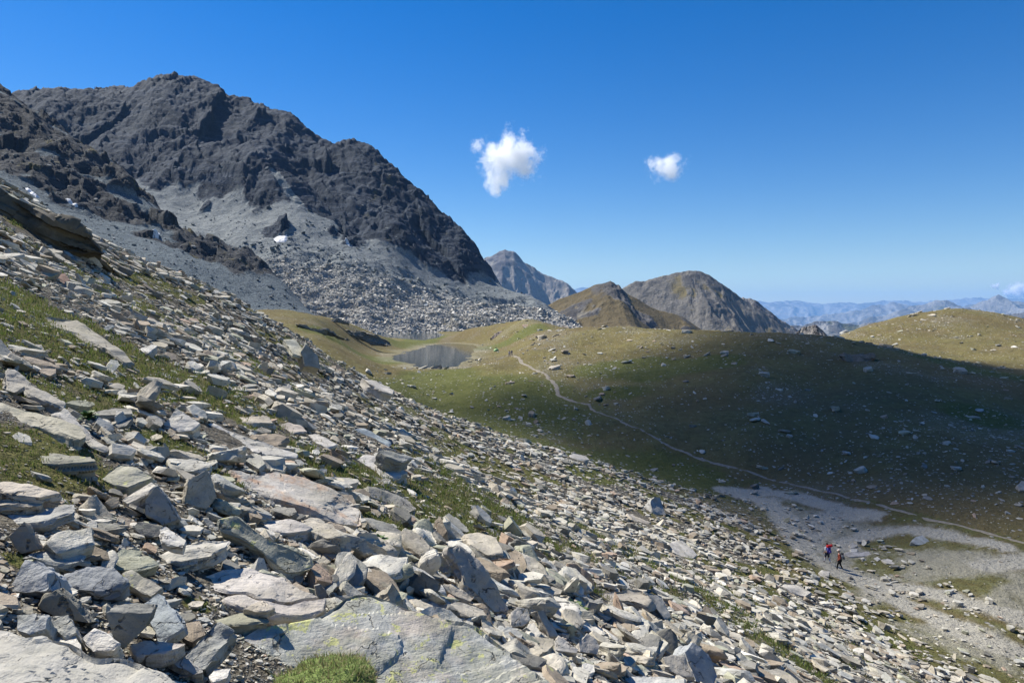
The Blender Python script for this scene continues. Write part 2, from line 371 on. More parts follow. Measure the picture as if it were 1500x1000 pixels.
def mesh_h(x, y):
    """height of the ground sheet (its own facets) at a point"""
    x = np.atleast_1d(np.asarray(x, float)); y = np.atleast_1d(np.asarray(y, float))
    lr = np.interp(np.log(y), np.log(ry_), np.arange(len(ry_))); lc = np.interp(x / y, cx, np.arange(len(cx)))
    r = np.clip(lr.astype(int), 0, len(ry_) - 2); c = np.clip(lc.astype(int), 0, len(cx) - 2)
    fr = (y - ry_[r]) / (ry_[r + 1] - ry_[r]); fc = lc - c
    return (GZ[r, c] * (1 - fc) + GZ[r, c + 1] * fc) * (1 - fr) + (GZ[r + 1, c] * (1 - fc) + GZ[r + 1, c + 1] * fc) * fr
def g_normal(x, y, e=.6):
    hx = (g0(x + e, y) - g0(x - e, y)) / (2 * e); hy = (g0(x, y + e) - g0(x, y - e)) / (2 * e)
    n = np.stack([-hx, -hy, np.ones_like(hx)], -1); return n / np.linalg.norm(n, axis=-1, keepdims=True)

# far valley floor out to the horizon, under everything
def far_mat():
    n = NT('far_lowland'); P = n.pos()
    n.color(n.mix(n.noise(P, .0006, 8, .6), (.06, .075, .035), (.14, .13, .10))); return n.m
fr_ = np.linspace(0, 1, 60)
fx, fy = np.meshgrid(np.linspace(-40000, 40000, 120), np.linspace(-60, 43000, 90))
fz = -430 + fbm(fx / 6000, fy / 6000, 3, 5) * 60 - 25
grid_mesh('lowland', fx, fy, fz, far_mat())

# the two lakes: water in the hollows
def water_mat():
    n = NT('lake_water'); P = n.pos()
    n.color((.045, .055, .05)); n.p.inputs['Roughness'].default_value = .07; n.p.inputs['IOR'].default_value = 1.33
    n.p.inputs['Specular IOR Level'].default_value = .5
    n.normal(n.bump(n.noise(n.vscale(P, 1, .6, 1), 1.1, 3, .6), .22, .05)); return n.m
MW = water_mat()
def sheet(name, poly, z, mat):
    bm = bmesh.new(); vs = [bm.verts.new((x, y, z)) for x, y in poly]; f = bm.faces.new(vs); 
    if f.normal.z < 0: f.normal_flip()
    me = bpy.data.meshes.new(name); bm.to_mesh(me); bm.free(); me.materials.append(mat); o = link(name, me); o['kind'] = 'structure'; return o
def grow(poly, k):
    c = np.mean(poly, 0); return [tuple(c + (np.array(p) - c) * k) for p in poly]
sheet('lake_water', grow(LAKE, 1.06), LAKE_Z, MW); sheet('lake_water', grow(LAKE2, 1.05), LAKE2_Z, MW)

# the trodden trail, a ribbon laid on the turf
def ribbon(name, pl, w, mat, lift=.05, step=.9, seed=0):
    pl = np.array(pl); seg = np.linalg.norm(np.diff(pl, axis=0), axis=1); s = np.r_[0, np.cumsum(seg)]
    n = int(s[-1] / step); t = np.linspace(0, s[-1], n)
    x = np.interp(t, s, pl[:, 0]); y = np.interp(t, s, pl[:, 1])
    for _ in range(6):
        x[1:-1] = (x[:-2] + x[2:] + 2 * x[1:-1]) / 4; y[1:-1] = (y[:-2] + y[2:] + 2 * y[1:-1]) / 4
    x += fbm(t * .12, t * 0, 5 + seed, 3) * .7
    dx = np.gradient(x); dy = np.gradient(y); L = np.hypot(dx, dy); nx, ny = -dy / L, dx / L
    k = 7; offs = np.linspace(-1, 1, k); X = []; Y = []
    for o in offs:
        ww = w * (1 + fbm(t * .35, t * 0 + o * 2.1, 7 + seed, 3) * .9) * o
        X.append(x + nx * ww); Y.append(y + ny * ww)
    X = np.stack(X, 1); Y = np.stack(Y, 1); Z = mesh_h(X.ravel(), Y.ravel()).reshape(X.shape) + lift * (1 - .9 * np.abs(offs[None]) ** 2) - np.clip(fbm(X * .8, Y * .8, 17 + seed, 3), -.3, .6) * .13
    return grid_mesh(name, X, Y, Z, mat)
def path_mat():
    n = NT('trodden_earth'); P = n.pos(); nf = n.noise(P, 2.5, 5, .65)
    n.color(n.mix(n.rng(nf, .3, .7), (.18, .155, .115), (.28, .25, .20))); n.normal(n.bump(nf, .6, .1)); return n.m
MP = path_mat()
ribbon('path', TRAIL[:9], .46, MP, seed=1); ribbon('path', TRAIL[8:], .28, MP, seed=2)
# ------------------------------------------------------------------ mountain masses
def rock_terrain_mat(name, rock_a, rock_b, scree_a, scree_b, grass=(.10, .09, .05), sc_=1.0, bumpd=2.0, spk=.85):
    """attribute 'mask': R bare cliff, G grass, B pale stones"""
    n = NT(name); P = n.pos(); a = n.sep(n.attr('mask').outputs['Color'])
    n1 = n.noise(P, .02 * sc_, 7, .62, .3); n2 = n.noise(P, .12 * sc_, 6, .65); n3 = n.noise(P, .55 * sc_, 4, .65)
    strat = n.noise(n.vscale(P, .25, .25, 1.6), .06 * sc_, 6, .6, .4)
    rock = n.mix(n.rng(n1, .35, .65), rock_a, rock_b)
    rock = n.mix(n.math('MULTIPLY', n.rng(strat, .52, .66), .55), rock, tuple(c * 1.7 for c in rock_b))
    rock = n.mix(n.math('MULTIPLY', n.rng(n3, .5, .72), spk * .45), rock, tuple(c * 2.0 for c in rock_b)); rock = n.mix(n.math('MULTIPLY', n.rng(n3, .45, .3), spk * .6), rock, tuple(c * .4 for c in rock_a))
    rock = n.mix(n.rng(n2, .62, .8), rock, n.mix(n.rng(n1, .4, .6), tuple(c * 1.3 + k for c, k in zip(rock_b, (.03, .022, .01))), tuple(c * 2.1 for c in rock_b)))
    scr = n.mix(n.rng(n2, .35, .65), scree_a, scree_b)
    vv = n.voro(P, .5 * sc_); scr = n.mix(n.math('MULTIPLY', n.rng(n3, .5, .68), spk), scr, tuple(min(1, c * 1.7) for c in scree_b))
    scr = n.mix(n.math('MULTIPLY', n.rng(n3, .46, .3), spk), scr, tuple(c * .42 for c in scree_a))
    f = n.math('ADD', a[0], n.math('MULTIPLY', n.math('SUBTRACT', n2, .5), .7), clamp=True)
    c = n.mix(n.rng(f, .35, .65), scr, rock)
    gf = n.math('ADD', a[1], n.math('MULTIPLY', n.math('SUBTRACT', n2, .5), .8), clamp=True)
    c = n.mix(n.rng(gf, .4, .75), c, n.mix(n2, tuple(k * .75 for k in grass), tuple(k * 1.25 for k in grass)))
    bf = n.math('MULTIPLY', a[2], n.rng(n3, .35, .6), clamp=True)
    c = n.mix(n.math('MULTIPLY', bf, .9), c, n.mix(n2, (.22, .215, .2), (.38, .37, .345)))
    n.color(c)
    h = n.math('ADD', n.math('MULTIPLY', n2, 1.6), n.math('MULTIPLY', n3, 1.0)); h = n.math('ADD', h, n.math('MULTIPLY', strat, n.math('MULTIPLY', a[0], 1.5)))
    n.normal(n.bump(h, 1.0, bumpd)); n.p.inputs['Specular IOR Level'].default_value = .15
    return n.m
def skyline_interp(L):
    L = np.array(L, float); return lambda u: (np.interp(u, L[:, 0], L[:, 1]), np.interp(u, L[:, 0], L[:, 2]))

# --- the great dark mountain with the moraine at its foot
SKY = [(-260, 215, 1000), (-120, 165, 1020), (20, 131, 1040), (75, 124, 1050), (130, 130, 1060), (200, 124, 1080), (232, 116, 1090), (262, 111, 1100), (290, 117, 1100), (350, 139, 1090), (400, 158, 1075), (430, 167, 1060), (452, 190, 1050), (500, 208, 1040), (545, 215, 1020),
       (572, 240, 1000), (600, 268, 980), (640, 302, 950), (675, 328, 920), (690, 350, 900), (702, 372, 885), (716, 400, 870), (728, 414, 860), (780, 437, 830), (820, 462, 790), (845, 478, 770), (900, 520, 760)]
M = list(SKY)
M += [(u, v + 60 + (110 if v < 300 else 30), y * 1.22) for u, v, y in SKY]
M += [(u, 480, 1500) for u in (-250, 0, 250, 500, 700, 900)]
BASE = [(-200, 330, 780), (0, 300, 800), (120, 262, 820), (215, 262, 840), (280, 282, 830), (330, 285, 820), (385, 300, 800), (440, 305, 790), (470, 318, 790), (520, 345, 780), (560, 352, 775), (600, 370, 780), (640, 388, 790), (690, 405, 815)]
M += BASE
M += [(200, 190, 960), (330, 200, 960), (450, 250, 920), (560, 285, 890), (640, 345, 860), (80, 190, 940), (260, 235, 870), (300, 242, 855), (345, 245, 845), (400, 262, 830)]
M += [(260, 330, 740), (350, 340, 735), (430, 345, 730), (500, 360, 735), (330, 372, 690), (400, 372, 690), (480, 385, 690), (560, 392, 715), (620, 405, 750), (420, 392, 660), (500, 402, 665), (600, 412, 720), (680, 425, 770), (740, 436, 790),
      (420, 430, 610), (500, 440, 610), (580, 450, 630), (660, 458, 655), (740, 468, 680), (800, 474, 700), (430, 462, 560), (500, 476, 560), (560, 488, 560), (620, 490, 575), (690, 480, 620), (740, 482, 640), (420, 480, 500), (520, 493, 500), (620, 494, 540), (700, 492, 560), (800, 490, 620), (880, 510, 640),
      (-200, 420, 560), (0, 420, 560), (200, 420, 600), (300, 410, 630), (-200, 480, 430), (100, 480, 430), (300, 480, 430), (900, 540, 430), (650, 500, 430)]
_a, _b, _c = field(M); _mf = tps(np.c_[_a, _b], _c, 2e-5)
mx = np.linspace(-1.02, .16, 760); my = np.exp(np.linspace(math.log(500), math.log(1330), 560))
MX, MY = np.meshgrid(mx, my); MU = UC + MX * FPX
MZ0 = _mf(MX, np.log(MY) * LS) * MY; MX = MX * MY
_su, _sd = skyline_interp(SKY)(MU)[0], skyline_interp(SKY)(MU)[1]
_bd = np.interp(MU, [b[0] for b in BASE] + [728, 760], [b[2] for b in BASE] + [850, 900])
cliff = sstep(-18, 12, MY - _bd + fbm(MX / 45, MY / 45, 3, 4) * 38)
cliff = cliff * (1 - sstep(716, 735, MU))
cliff_main = cliff.copy()
for u, v, y, ru, rv in ((405, 328, 742, 24, 16), (520, 330, 770, 22, 26), (300, 280, 800, 9, 8), (490, 322, 768, 10, 10)):   # rock islands in the scree
    x0 = (u - UC) / FPX * y; cliff = np.maximum(cliff, 1 - sstep(.5, 1.15, np.hypot((MX - x0) / (ru / FPX * y), (MY - y) / (rv / FPX * y * 1.6)) + fbm(MX / 12, MY / 12, 9, 3) * .35))
# chutes of scree running up into the cliff
for (u0, y0), (u1, y1), w in (((470, 765), (400, 850), 6),):
    d = line_d(MX, MY, [((u0 - UC) / FPX * y0, y0), ((u1 - UC) / FPX * y1, y1)]); cliff = cliff * (sstep(w * .5, w * 1.4, d + fbm(MX / 15, MY / 15, 21, 3) * 6))
moraine = sstep(0, 30, 735 - MY + np.clip(MU - 560, 0, 400) * .35 + fbm(MX / 40, MY / 40, 12, 3) * 28) * sstep(330, 420, MU)
wx = MX + fbm(MX / 90, MY / 90, 50, 3) * 30; wy = MY + fbm(MX / 90, MY / 90, 57, 3) * 30
det = ((cliff_main * .6 + cliff * .4) * (1 - .5 * np.exp(-((MY - _sd) / 30) ** 2))) * ((ridged(wx / 130, wy / 190, 71, 5, .55) - .62) * 24 + facet(wx / 60 + wy / 150, wy / 85, 75, 1.1) * 11 + facet(wx / 24 + wy / 50, wy / 30, 76, 1.1) * 2.6 + facet(MX / 9 + MY / 30, MY / 11, 77) * 1.8 + fbm(MX / 5, MY / 5, 78, 3) * .9)
bed = MZ0 + .32 * MX + .12 * MY + fbm(MX / 70, MY / 70, 91, 3) * 22
det += cliff_main * (((bed / 26) % 1) * 4.5 * sstep(-.2, .25, fbm(MX / 80, MY / 60, 92, 3)) + ((bed / 8.5) % 1) * 2.2 - 3.5)
det += np.clip(cliff - cliff_main, 0, 1) * (facet(MX / 13, MY / 13, 99) * 6 + facet(MX / 5, MY / 5, 98) * 2 + 3)
crest = np.exp(-((MY - _sd) / 45) ** 2) * cliff
det += crest * (ridged(MX / 22, MY / 60, 81, 4) - .6) * 6 + crest * perlin(MX / 13, MY * 0 + 3.3, 82) * 3.5 * (MU < 240)
det += (1 - cliff) * (fbm(MX / 60, MY / 60, 84, 4) * 5 + fbm(MX / 6, MY / 6, 85, 3) * .5)
det += moraine * (fbm(MX / 38, MY / 38, 86, 4) * 8 + (ridged(MX / 50 - MY / 90, MY / 25, 87, 3) - .6) * 6)
fade = sstep(500, 540, MY)
MZ = MZ0 + det * fade
mgrass = np.clip(sstep(.1, .5, fbm(MX / 50, MY / 50, 90, 4)) * .55 * cliff * (MU > 470) , 0, 1)
for u, y, r in ((690, 640, 26), (735, 660, 22), (660, 615, 14)):
    mgrass = np.maximum(mgrass, (1 - sstep(.4, 1.3, np.hypot(MX - (u - UC) / FPX * y, (MY - y) / 1.3) / r)) * .8)
lowpale = moraine * sstep(690, 640, MY - np.clip(MU - 480, 0, 400) * .28 + fbm(MX / 30, MY / 30, 14, 3) * 25)
mask = np.stack([cliff, mgrass, lowpale, cliff * 0 + 1], -1)
MM = rock_terrain_mat('dark_mountain_rock', (.021, .030, .044), (.038, .048, .064), (.128, .145, .15), (.20, .215, .212), sc_=1.0, bumpd=1.0, spk=.5)
mountain = grid_mesh('mountain', MX, MY, MZ, MM, {'mask': mask})
def grid_sampler(X1, Y1, Zg, xs, ys):
    def f(x, y):
        lc = np.interp(x / y, xs, np.arange(len(xs))); lr = np.interp(y, ys, np.arange(len(ys)))
        c = np.clip(lc.astype(int), 0, len(xs) - 2); r = np.clip(lr.astype(int), 0, len(ys) - 2); fc = lc - c; fr = lr - r
        return (Zg[r, c] * (1 - fc) + Zg[r, c + 1] * fc) * (1 - fr) + (Zg[r + 1, c] * (1 - fc) + Zg[r + 1, c + 1] * fc) * fr
    return f
m_h = grid_sampler(MX, MY, MZ, mx, my); m_pale = grid_sampler(MX, MY, lowpale, mx, my); m_mor = grid_sampler(MX, MY, moraine, mx, my)

# --- the nearer spur on that side, rock bands over blue-grey scree
SPS = [(-330, -40, 560), (-150, 55, 545), (0, 131, 520), (60, 168, 510), (130, 213, 500), (190, 262, 490), (215, 284, 482), (250, 320, 470), (300, 352, 452), (345, 366, 440), (375, 381, 430), (420, 420, 418), (442, 446, 405), (500, 480, 400)]
S_ = list(SPS) + [(u, v + 75, y * 1.15) for u, v, y in SPS] + [(u, max(v, 300) + 130, y * 1.4) for u, v, y in SPS[::2]]
S_ += [(-300, 90, 460), (-150, 170, 450), (0, 205, 450), (60, 235, 445), (130, 275, 440), (200, 318, 432), (270, 352, 420), (330, 385, 405), (380, 415, 395),
       (-300, 190, 390), (-150, 235, 390), (0, 268, 392), (60, 295, 392), (130, 326, 390), (210, 352, 386), (290, 392, 376), (350, 425, 372), (400, 448, 372),
       (-300, 260, 340), (-150, 290, 340), (0, 318, 340), (60, 340, 340), (150, 378, 338), (240, 412, 336), (330, 446, 334), (400, 466, 334), (460, 484, 350),
       (-300, 480, 270), (0, 490, 270), (200, 492, 270), (400, 492, 280), (500, 494, 330)]
_a, _b, _c = field(S_); _sf = tps(np.c_[_a, _b], _c, 2e-5)
sx = np.linspace(-1.15, -.24, 560); sy = np.exp(np.linspace(math.log(290), math.log(640), 420))
SX, SY = np.meshgrid(sx, sy); SU = UC + SX * FPX; SZ0 = _sf(SX, np.log(SY) * LS) * SY; SX = SX * SY
band = np.interp(SU, [-330, 0, 60, 130, 160, 210, 260, 300, 350, 400], [400, 402, 404, 398, 402, 396, 398, 392, 396, 420])
scl = sstep(-7, 6, SY - band + fbm(SX / 26, SY / 26, 103, 4) * 16)
scl = scl * (1 - .95 * sstep(.02, .22, fbm(SX / 48 - SY / 60, SY / 42, 107, 4) - .04)) * (1 - sstep(395, 430, SU))
sbed = SZ0 + .45 * SX + fbm(SX / 40, SY / 40, 93, 3) * 9
sdet = scl * (((sbed / 11) % 1) * 3.4 - 1.5) + scl * ((ridged(SX / 42, SY / 48, 111, 5, .58) - .55) * 7 + facet(SX / 24 + SY / 60, SY / 26, 112) * 6 + facet(SX / 9 + SY / 22, SY / 9, 118) * 2.2 + fbm(SX / 4, SY / 4, 113, 3) * .9) + (1 - scl) * (fbm(SX / 5, SY / 5, 115, 3) * .45 + fbm(SX / 40, SY / 40, 116, 2) * 2)
SZ = SZ0 + sdet * sstep(290, 330, SY)
smask = np.stack([scl, np.clip(scl * sstep(.12, .5, fbm(SX / 18, SY / 18, 120, 4)) * .75, 0, 1), scl * 0 + .12 * sstep(250, 400, SU), scl * 0 + 1], -1)
MS = rock_terrain_mat('spur_rock', (.028, .033, .040), (.062, .064, .066), (.09, .115, .127), (.135, .163, .175), sc_=2.4, bumpd=1.0)
grid_mesh('rocky_spur', SX, SY, SZ, MS, {'mask': smask})
s_h = grid_sampler(SX, SY, SZ, sx, sy)

# --- ridge-shaped mountains farther off
def ridge(name, sky_pts, depth, front, slope, mat, seed, amp=1.0, cols=420, rows=200, grass=None, back=.6, rib=1.0, crag=None):
    L = np.array(sky_pts, float); u = np.linspace(L[0, 0], L[-1, 0], cols); zs_ = (VH - np.interp(u, L[:, 0], L[:, 1])) / FPX * depth
    t = np.r_[np.linspace(-1, 0, int(rows * .75))[:-1] , np.linspace(0, back, rows - int(rows * .75) + 1)] * front
    Xd = (u - UC) / FPX * depth
    XX, TT = np.meshgrid(Xd, t); ZS = np.broadcast_to(zs_, XX.shape)
    yw = TT + fbm(XX / front * 2.0, TT * 0, seed + 5, 3) * front * .16 * (1 - np.exp(-np.abs(TT) / (front * .1)))
    k = np.abs(TT) / front
    drop = slope * front * (k - .18 * k ** 2)
    n1 = ridged(XX / front * 3.2 * rib + fbm(XX / front * 3, TT / front * 3, seed, 3) * .5, TT / front * 1.1, seed + 1, 5, .56) - .62
    n2 = fbm(XX / front * 14, TT / front * 14, seed + 2, 4)
    dn = n1 * front * .17 * amp * np.clip(k * 3.2, .07, 1) + n2 * front * .022 * amp
    Zw = ZS - drop + dn
    Yw = depth + TT
    # keep the bearing of each column while it comes nearer, so the ridge stays the silhouette
    Zw = np.maximum(Zw, -460)
    cl = sstep(.05, .45, n1 * 1.6 + n2 * .6 + .1)
    gm = np.zeros_like(cl) if grass is None else np.clip(grass + fbm(XX / front * 6, TT / front * 6, seed + 9, 4) * .9 - cl * .5, 0, 1)
    if crag:
        for cu, cd, ru_, rt in crag:
            cxw = (cu - UC) / FPX * depth; d = np.hypot((XX - cxw) / (ru_ / FPX * depth), (TT - cd) / rt) + fbm(XX / front * 9, TT / front * 9, seed + 12, 3) * .4
            m_ = 1 - sstep(.6, 1.1, d); cl = np.maximum(cl, m_); gm = gm * (1 - m_); Zw = Zw + m_ * (ridged(XX / front * 16, TT / front * 12, seed + 14, 3) - .5) * front * .02
    mk = np.stack([cl, gm, cl * 0, cl * 0 + 1], -1)
    return grid_mesh(name, XX, Yw, Zw, mat, {'mask': mk})
purple = rock_terrain_mat('far_mauve_rock', (.07, .065, .07), (.12, .112, .11), (.17, .16, .15), (.24, .225, .205), grass=(.13, .115, .06), sc_=.25, bumpd=8, spk=.3)
brown = rock_terrain_mat('far_brown_rock', (.09, .085, .08), (.12, .113, .102), (.13, .121, .107), (.165, .154, .135), grass=(.135, .11, .05), sc_=.3, bumpd=6, spk=.3)
green = rock_terrain_mat('green_hill_rock', (.06, .058, .06), (.11, .105, .1), (.16, .15, .125), (.23, .215, .185), grass=(.118, .094, .05), sc_=.6, bumpd=3, spk=.3)
blue = rock_terrain_mat('distant_alps', (.09, .09, .09), (.14, .135, .13), (.17, .17, .165), (.26, .26, .26), grass=(.08, .085, .045), sc_=.06, bumpd=40, spk=.3)
ridge('mountain', [(560, 470), (640, 425), (690, 392), (712, 377), (728, 372), (740, 367), (752, 370), (764, 381), (790, 398), (815, 409), (832, 414), (845, 428), (862, 442), (900, 470)], 6500, 2300, .62, purple, 201, 1.0, grass=.05)
ridge('mountain', [(845, 470), (880, 448), (905, 424), (925, 416), (945, 411), (960, 407), (980, 402), (1000, 397), (1008, 396), (1030, 399), (1050, 410), (1075, 430), (1092, 440), (1110, 452), (1135, 470), (1160, 487), (1200, 510)], 2400, 800, .72, brown, 231, .6, grass=.32, rib=1.05)
ridge('mountain', [(1040, 470), (1075, 445), (1088, 435), (1100, 437), (1118, 448), (1140, 466), (1160, 478), (1180, 492)], 2650, 500, .8, purple, 251, .8, grass=0)
ridge('hill', [(700, 510), (780, 462), (800, 448), (820, 438), (850, 427), (872, 418), (884, 415), (897, 414.5), (908, 420), (918, 430), (940, 442), (965, 454), (1000, 464), (1035, 487), (1080, 510)], 1250, 480, .42, green, 271, .3, grass=1.0, crag=[(902, -38, 21, 58), (930, -80, 22, 30), (832, -240, 12, 30), (1000, -60, 16, 20)])
ridge('rock_knob', [(1150, 500), (1166, 489), (1174, 480), (1186, 477), (1196, 476), (1204, 483), (1210, 489), (1222, 502)], 640, 70, .75, purple, 291, 1.3, cols=120, rows=80)
ridge('hill', [(1020, 492), (1100, 486), (1160, 478), (1200, 471), (1215, 470), (1250, 476), (1290, 472), (1340, 462), (1420, 468), (1480, 460), (1560, 455)], 7000, 2400, .4, blue, 301, .7, grass=.5)
ridge('mountain', [(1380, 470), (1395, 462), (1412, 452), (1420, 451), (1435, 462), (1440, 470)], 9000, 1200, .45, blue, 311, .7, grass=.1, cols=120)
ridge('mountain', [(1140, 492), (1230, 478), (1300, 460), (1340, 449), (1362, 441), (1372, 439), (1400, 445), (1420, 452), (1440, 440), (1462, 432), (1478, 440), (1520, 446), (1600, 436)], 15000, 4500, .4, blue, 331, .9, grass=.2)
ridge('mountain', [(1060, 470), (1140, 468), (1200, 462), (1260, 454), (1290, 446), (1310, 443), (1330, 447), (1380, 452), (1440, 445), (1600, 440)], 22000, 5000, .35, blue, 351, .9)
ridge('mountain', [(780, 452), (840, 424), (870, 419), (900, 428), (1000, 446), (1100, 439), (1120, 443), (1165, 440), (1200, 445), (1240, 443), (1262, 445), (1300, 440), (1360, 442), (1420, 436), (1500, 438), (1600, 436)], 36000, 6000, .3, blue, 371, .8)
ridge('mountain', [(840, 450), (860, 425), (868, 419), (885, 416), (905, 428), (920, 450)], 9500, 1500, .45, purple, 391, .8, cols=100)

# ------------------------------------------------------------------ air
hz = bpy.data.meshes.new('haze'); bm = bmesh.new(); bmesh.ops.create_cube(bm, size=1)
X0, X1, Y0, Y1, Z0, Z1 = -42000, 42000, -90, 44000, -520, 1420
for v in bm.verts: v.co = (X1 if v.co.x > 0 else X0, Y1 if v.co.y > 0 else Y0, Z1 if v.co.z > 0 else Z0)
bm.to_mesh(hz); bm.free()
n = NT('haze_air'); n.n.remove(n.p); pv = n.node('VolumePrincipled'); pv.inputs['Color'].default_value = (.28, .56, 1.0, 1); pv.inputs['Density'].default_value = 2.7e-5; pv.inputs['Anisotropy'].default_value = .1
n.l.new(pv.outputs[0], n.out.inputs['Volume']); hz.materials.append(n.m); n.m.volume_intersection_method = 'FAST' if hasattr(n.m, 'volume_intersection_method') else None
tag(link('haze', hz), kind='stuff')

# ------------------------------------------------------------------ clouds
def shade_cloud(poly, alt, thick, dens, name, label):
    """flat fair-weather cloud between the sun and the valley; thin ragged rim"""
    t = alt / SUN.z; P2 = np.array(poly) + np.array([SUN.x * t, SUN.y * t])
    lo, hi = P2.min(0) - 40, P2.max(0) + 40; nx = 110; ny = 110
    X, Y = np.meshgrid(np.linspace(lo[0], hi[0], nx), np.linspace(lo[1], hi[1], ny))
    sd = poly_sd(X, Y, P2) + fbm(X / 50, Y / 50, 5, 4) * 8
    th = thick * sstep(-4, 12, sd) * (1 + fbm(X / 45, Y / 45, 9, 4) * .5)
    keep = th > .4
    idx = -np.ones(X.shape, int); used = np.zeros(X.shape, bool)
    cells = keep[:-1, :-1] & keep[1:, :-1] & keep[:-1, 1:] & keep[1:, 1:]
    for dy in (0, 1):
        for dx in (0, 1): used[dy:ny - 1 + dy, dx:nx - 1 + dx] |= cells
    idx[used] = np.arange(used.sum()); nv = used.sum()
    top = np.stack([X[used], Y[used], alt + th[used]], -1); bot = np.stack([X[used], Y[used], alt - th[used] * .2 - .05], -1)
    q = np.stack([idx[:-1, :-1], idx[:-1, 1:], idx[1:, 1:], idx[1:, :-1]], -1)[cells]
    faces = [q, q[:, ::-1] + nv]
    cnt = {}
    for f in q:
        for a, b in zip(f, np.roll(f, -1)): cnt[(a, b)] = 1
    side = np.array([(b, a, a + nv, b + nv) for (a, b) in cnt if (b, a) not in cnt])
    allf = np.concatenate(faces + [side])
    n = NT(name + '_vapour'); n.n.remove(n.p); pv = n.node('VolumePrincipled'); pv.inputs['Color'].default_value = (1, 1, 1, 1); pv.inputs['Density'].default_value = dens
    n.l.new(pv.outputs[0], n.out.inputs['Volume'])
    o = link(name, mesh_np(name, np.r_[top, bot], allf.ravel(), np.full(len(allf), 4), n.m, smooth=True))
    tag(o, label, 'cloud'); return o
SHADE = pix_poly([(548, 558), (572, 567), (640, 597), (740, 637), (840, 679), (900, 692), (1000, 716), (1080, 722), (1180, 729), (1280, 747), (1370, 764), (1500, 776), (1700, 800), (1900, 760), (1700, 570), (1500, 552), (1420, 541), (1370, 530)]) + \
        [tuple(np.array([(u - UC) / FPX * y, y])) for u, y in ((1330, 190), (1200, 196), (1080, 205), (1000, 200), (960, 186))] + pix_poly([(900, 516), (850, 530), (800, 541), (740, 552), (680, 560), (620, 562), (585, 563)])
SHADE = [(a - 4.5, b - 3) if i < 6 else (a, b) for i, (a, b) in enumerate(SHADE)]
shade_cloud(SHADE, 1650, 46, .044, 'cloud', 'broad flat cloud high overhead between the sun and the shaded valley')

def puff(name, label, blobs, depth, dens, seed, scale):
    """a small cumulus: vapour gathered round several centres, frayed by noise"""
    pts = np.array([[(u - UC) / FPX * depth, depth + dz * r / FPX * depth, (VH - v) / FPX * depth, r / FPX * depth] for u, v, r, dz in blobs])
    lo = (pts[:, :3] - pts[:, 3:] * 1.5).min(0); hi = (pts[:, :3] + pts[:, 3:] * 1.5).max(0); c = (lo + hi) / 2
    me = bpy.data.meshes.new(name); bm = bmesh.new(); bmesh.ops.create_cube(bm, size=1)
    for v in bm.verts: v.co = [(hi[i] - c[i]) * (1 if v.co[i] > 0 else -1) for i in range(3)]
    bm.to_mesh(me); bm.free()
    n = NT(name + '_vapour'); n.n.remove(n.p); tc = n.node('TexCoord').outputs['Object']
    off = n.node('VectorMath', operation='ADD'); n.put(off.inputs[0], tc); off.inputs[1].default_value = (seed * 137., seed * 71., 0)
    un = FPX / depth
    nz = n.noise(n.vscale(off.outputs[0], un, un, un), scale, 7, .62); nz2 = n.noise(n.vscale(off.outputs[0], un, un, un), scale * 3.5, 5, .65)
    acc = None
    for x, y, z, r in pts:
        d = n.node('VectorMath', operation='DISTANCE'); n.put(d.inputs[0], tc); d.inputs[1].default_value = (x - c[0], y - c[1], z - c[2])
        s = n.math('SUBTRACT', 1.0, n.math('DIVIDE', d.outputs['Value'], float(r)))
        acc = s if acc is None else n.math('SMOOTH_MAX', acc, s, .25)
    f = n.math('ADD', acc, n.math('ADD', n.math('MULTIPLY', n.math('SUBTRACT', nz, .5), 3.1), n.math('MULTIPLY', n.math('SUBTRACT', nz2, .5), 1.9)))
    pv = n.node('VolumePrincipled'); pv.inputs['Color'].default_value = (1, 1, 1, 1); pv.inputs['Anisotropy'].default_value = .2
    n.put(pv.inputs['Density'], n.math('MULTIPLY', n.rng(f, .05, 1.0), dens * FPX / depth)); n.l.new(pv.outputs[0], n.out.inputs['Volume'])
    me.materials.append(n.m); o = link(name, me); o.location = c
    try: n.m.cycles.volume_step_rate = .35
    except Exception: pass
    tag(o, label, 'cloud'); return o
puff('cloud', 'larger ragged white cloud with a torn tail, above the gap beside the dark mountain', [(752, 228, 34, 0), (735, 236, 30, .3), (765, 240, 26, -.3), (720, 222, 20, .2), (700, 215, 13, 0), (748, 208, 20, .1), (732, 262, 20, 0), (727, 277, 12, 0)], 8500, .11, 1, .045)
puff('cloud', 'small rounded white cloud alone in the blue above the brown peak', [(968, 244, 19, 0), (984, 243, 20, .3), (976, 250, 19, -.3), (974, 237, 14, 0)], 8500, .095, 2, .05)
puff('cloud', 'white cloud bank over the distant peaks at the edge of the view', [(1492, 425, 13, 0), (1478, 430, 8, 0), (1508, 432, 14, 0)], 60000, .8, 3, .1)
puff('cloud', 'tiny white cloud puff low above the distant blue peaks', [(1459, 419, 5, 0), (1455, 420, 4, 0)], 60000, .8, 4, .15)
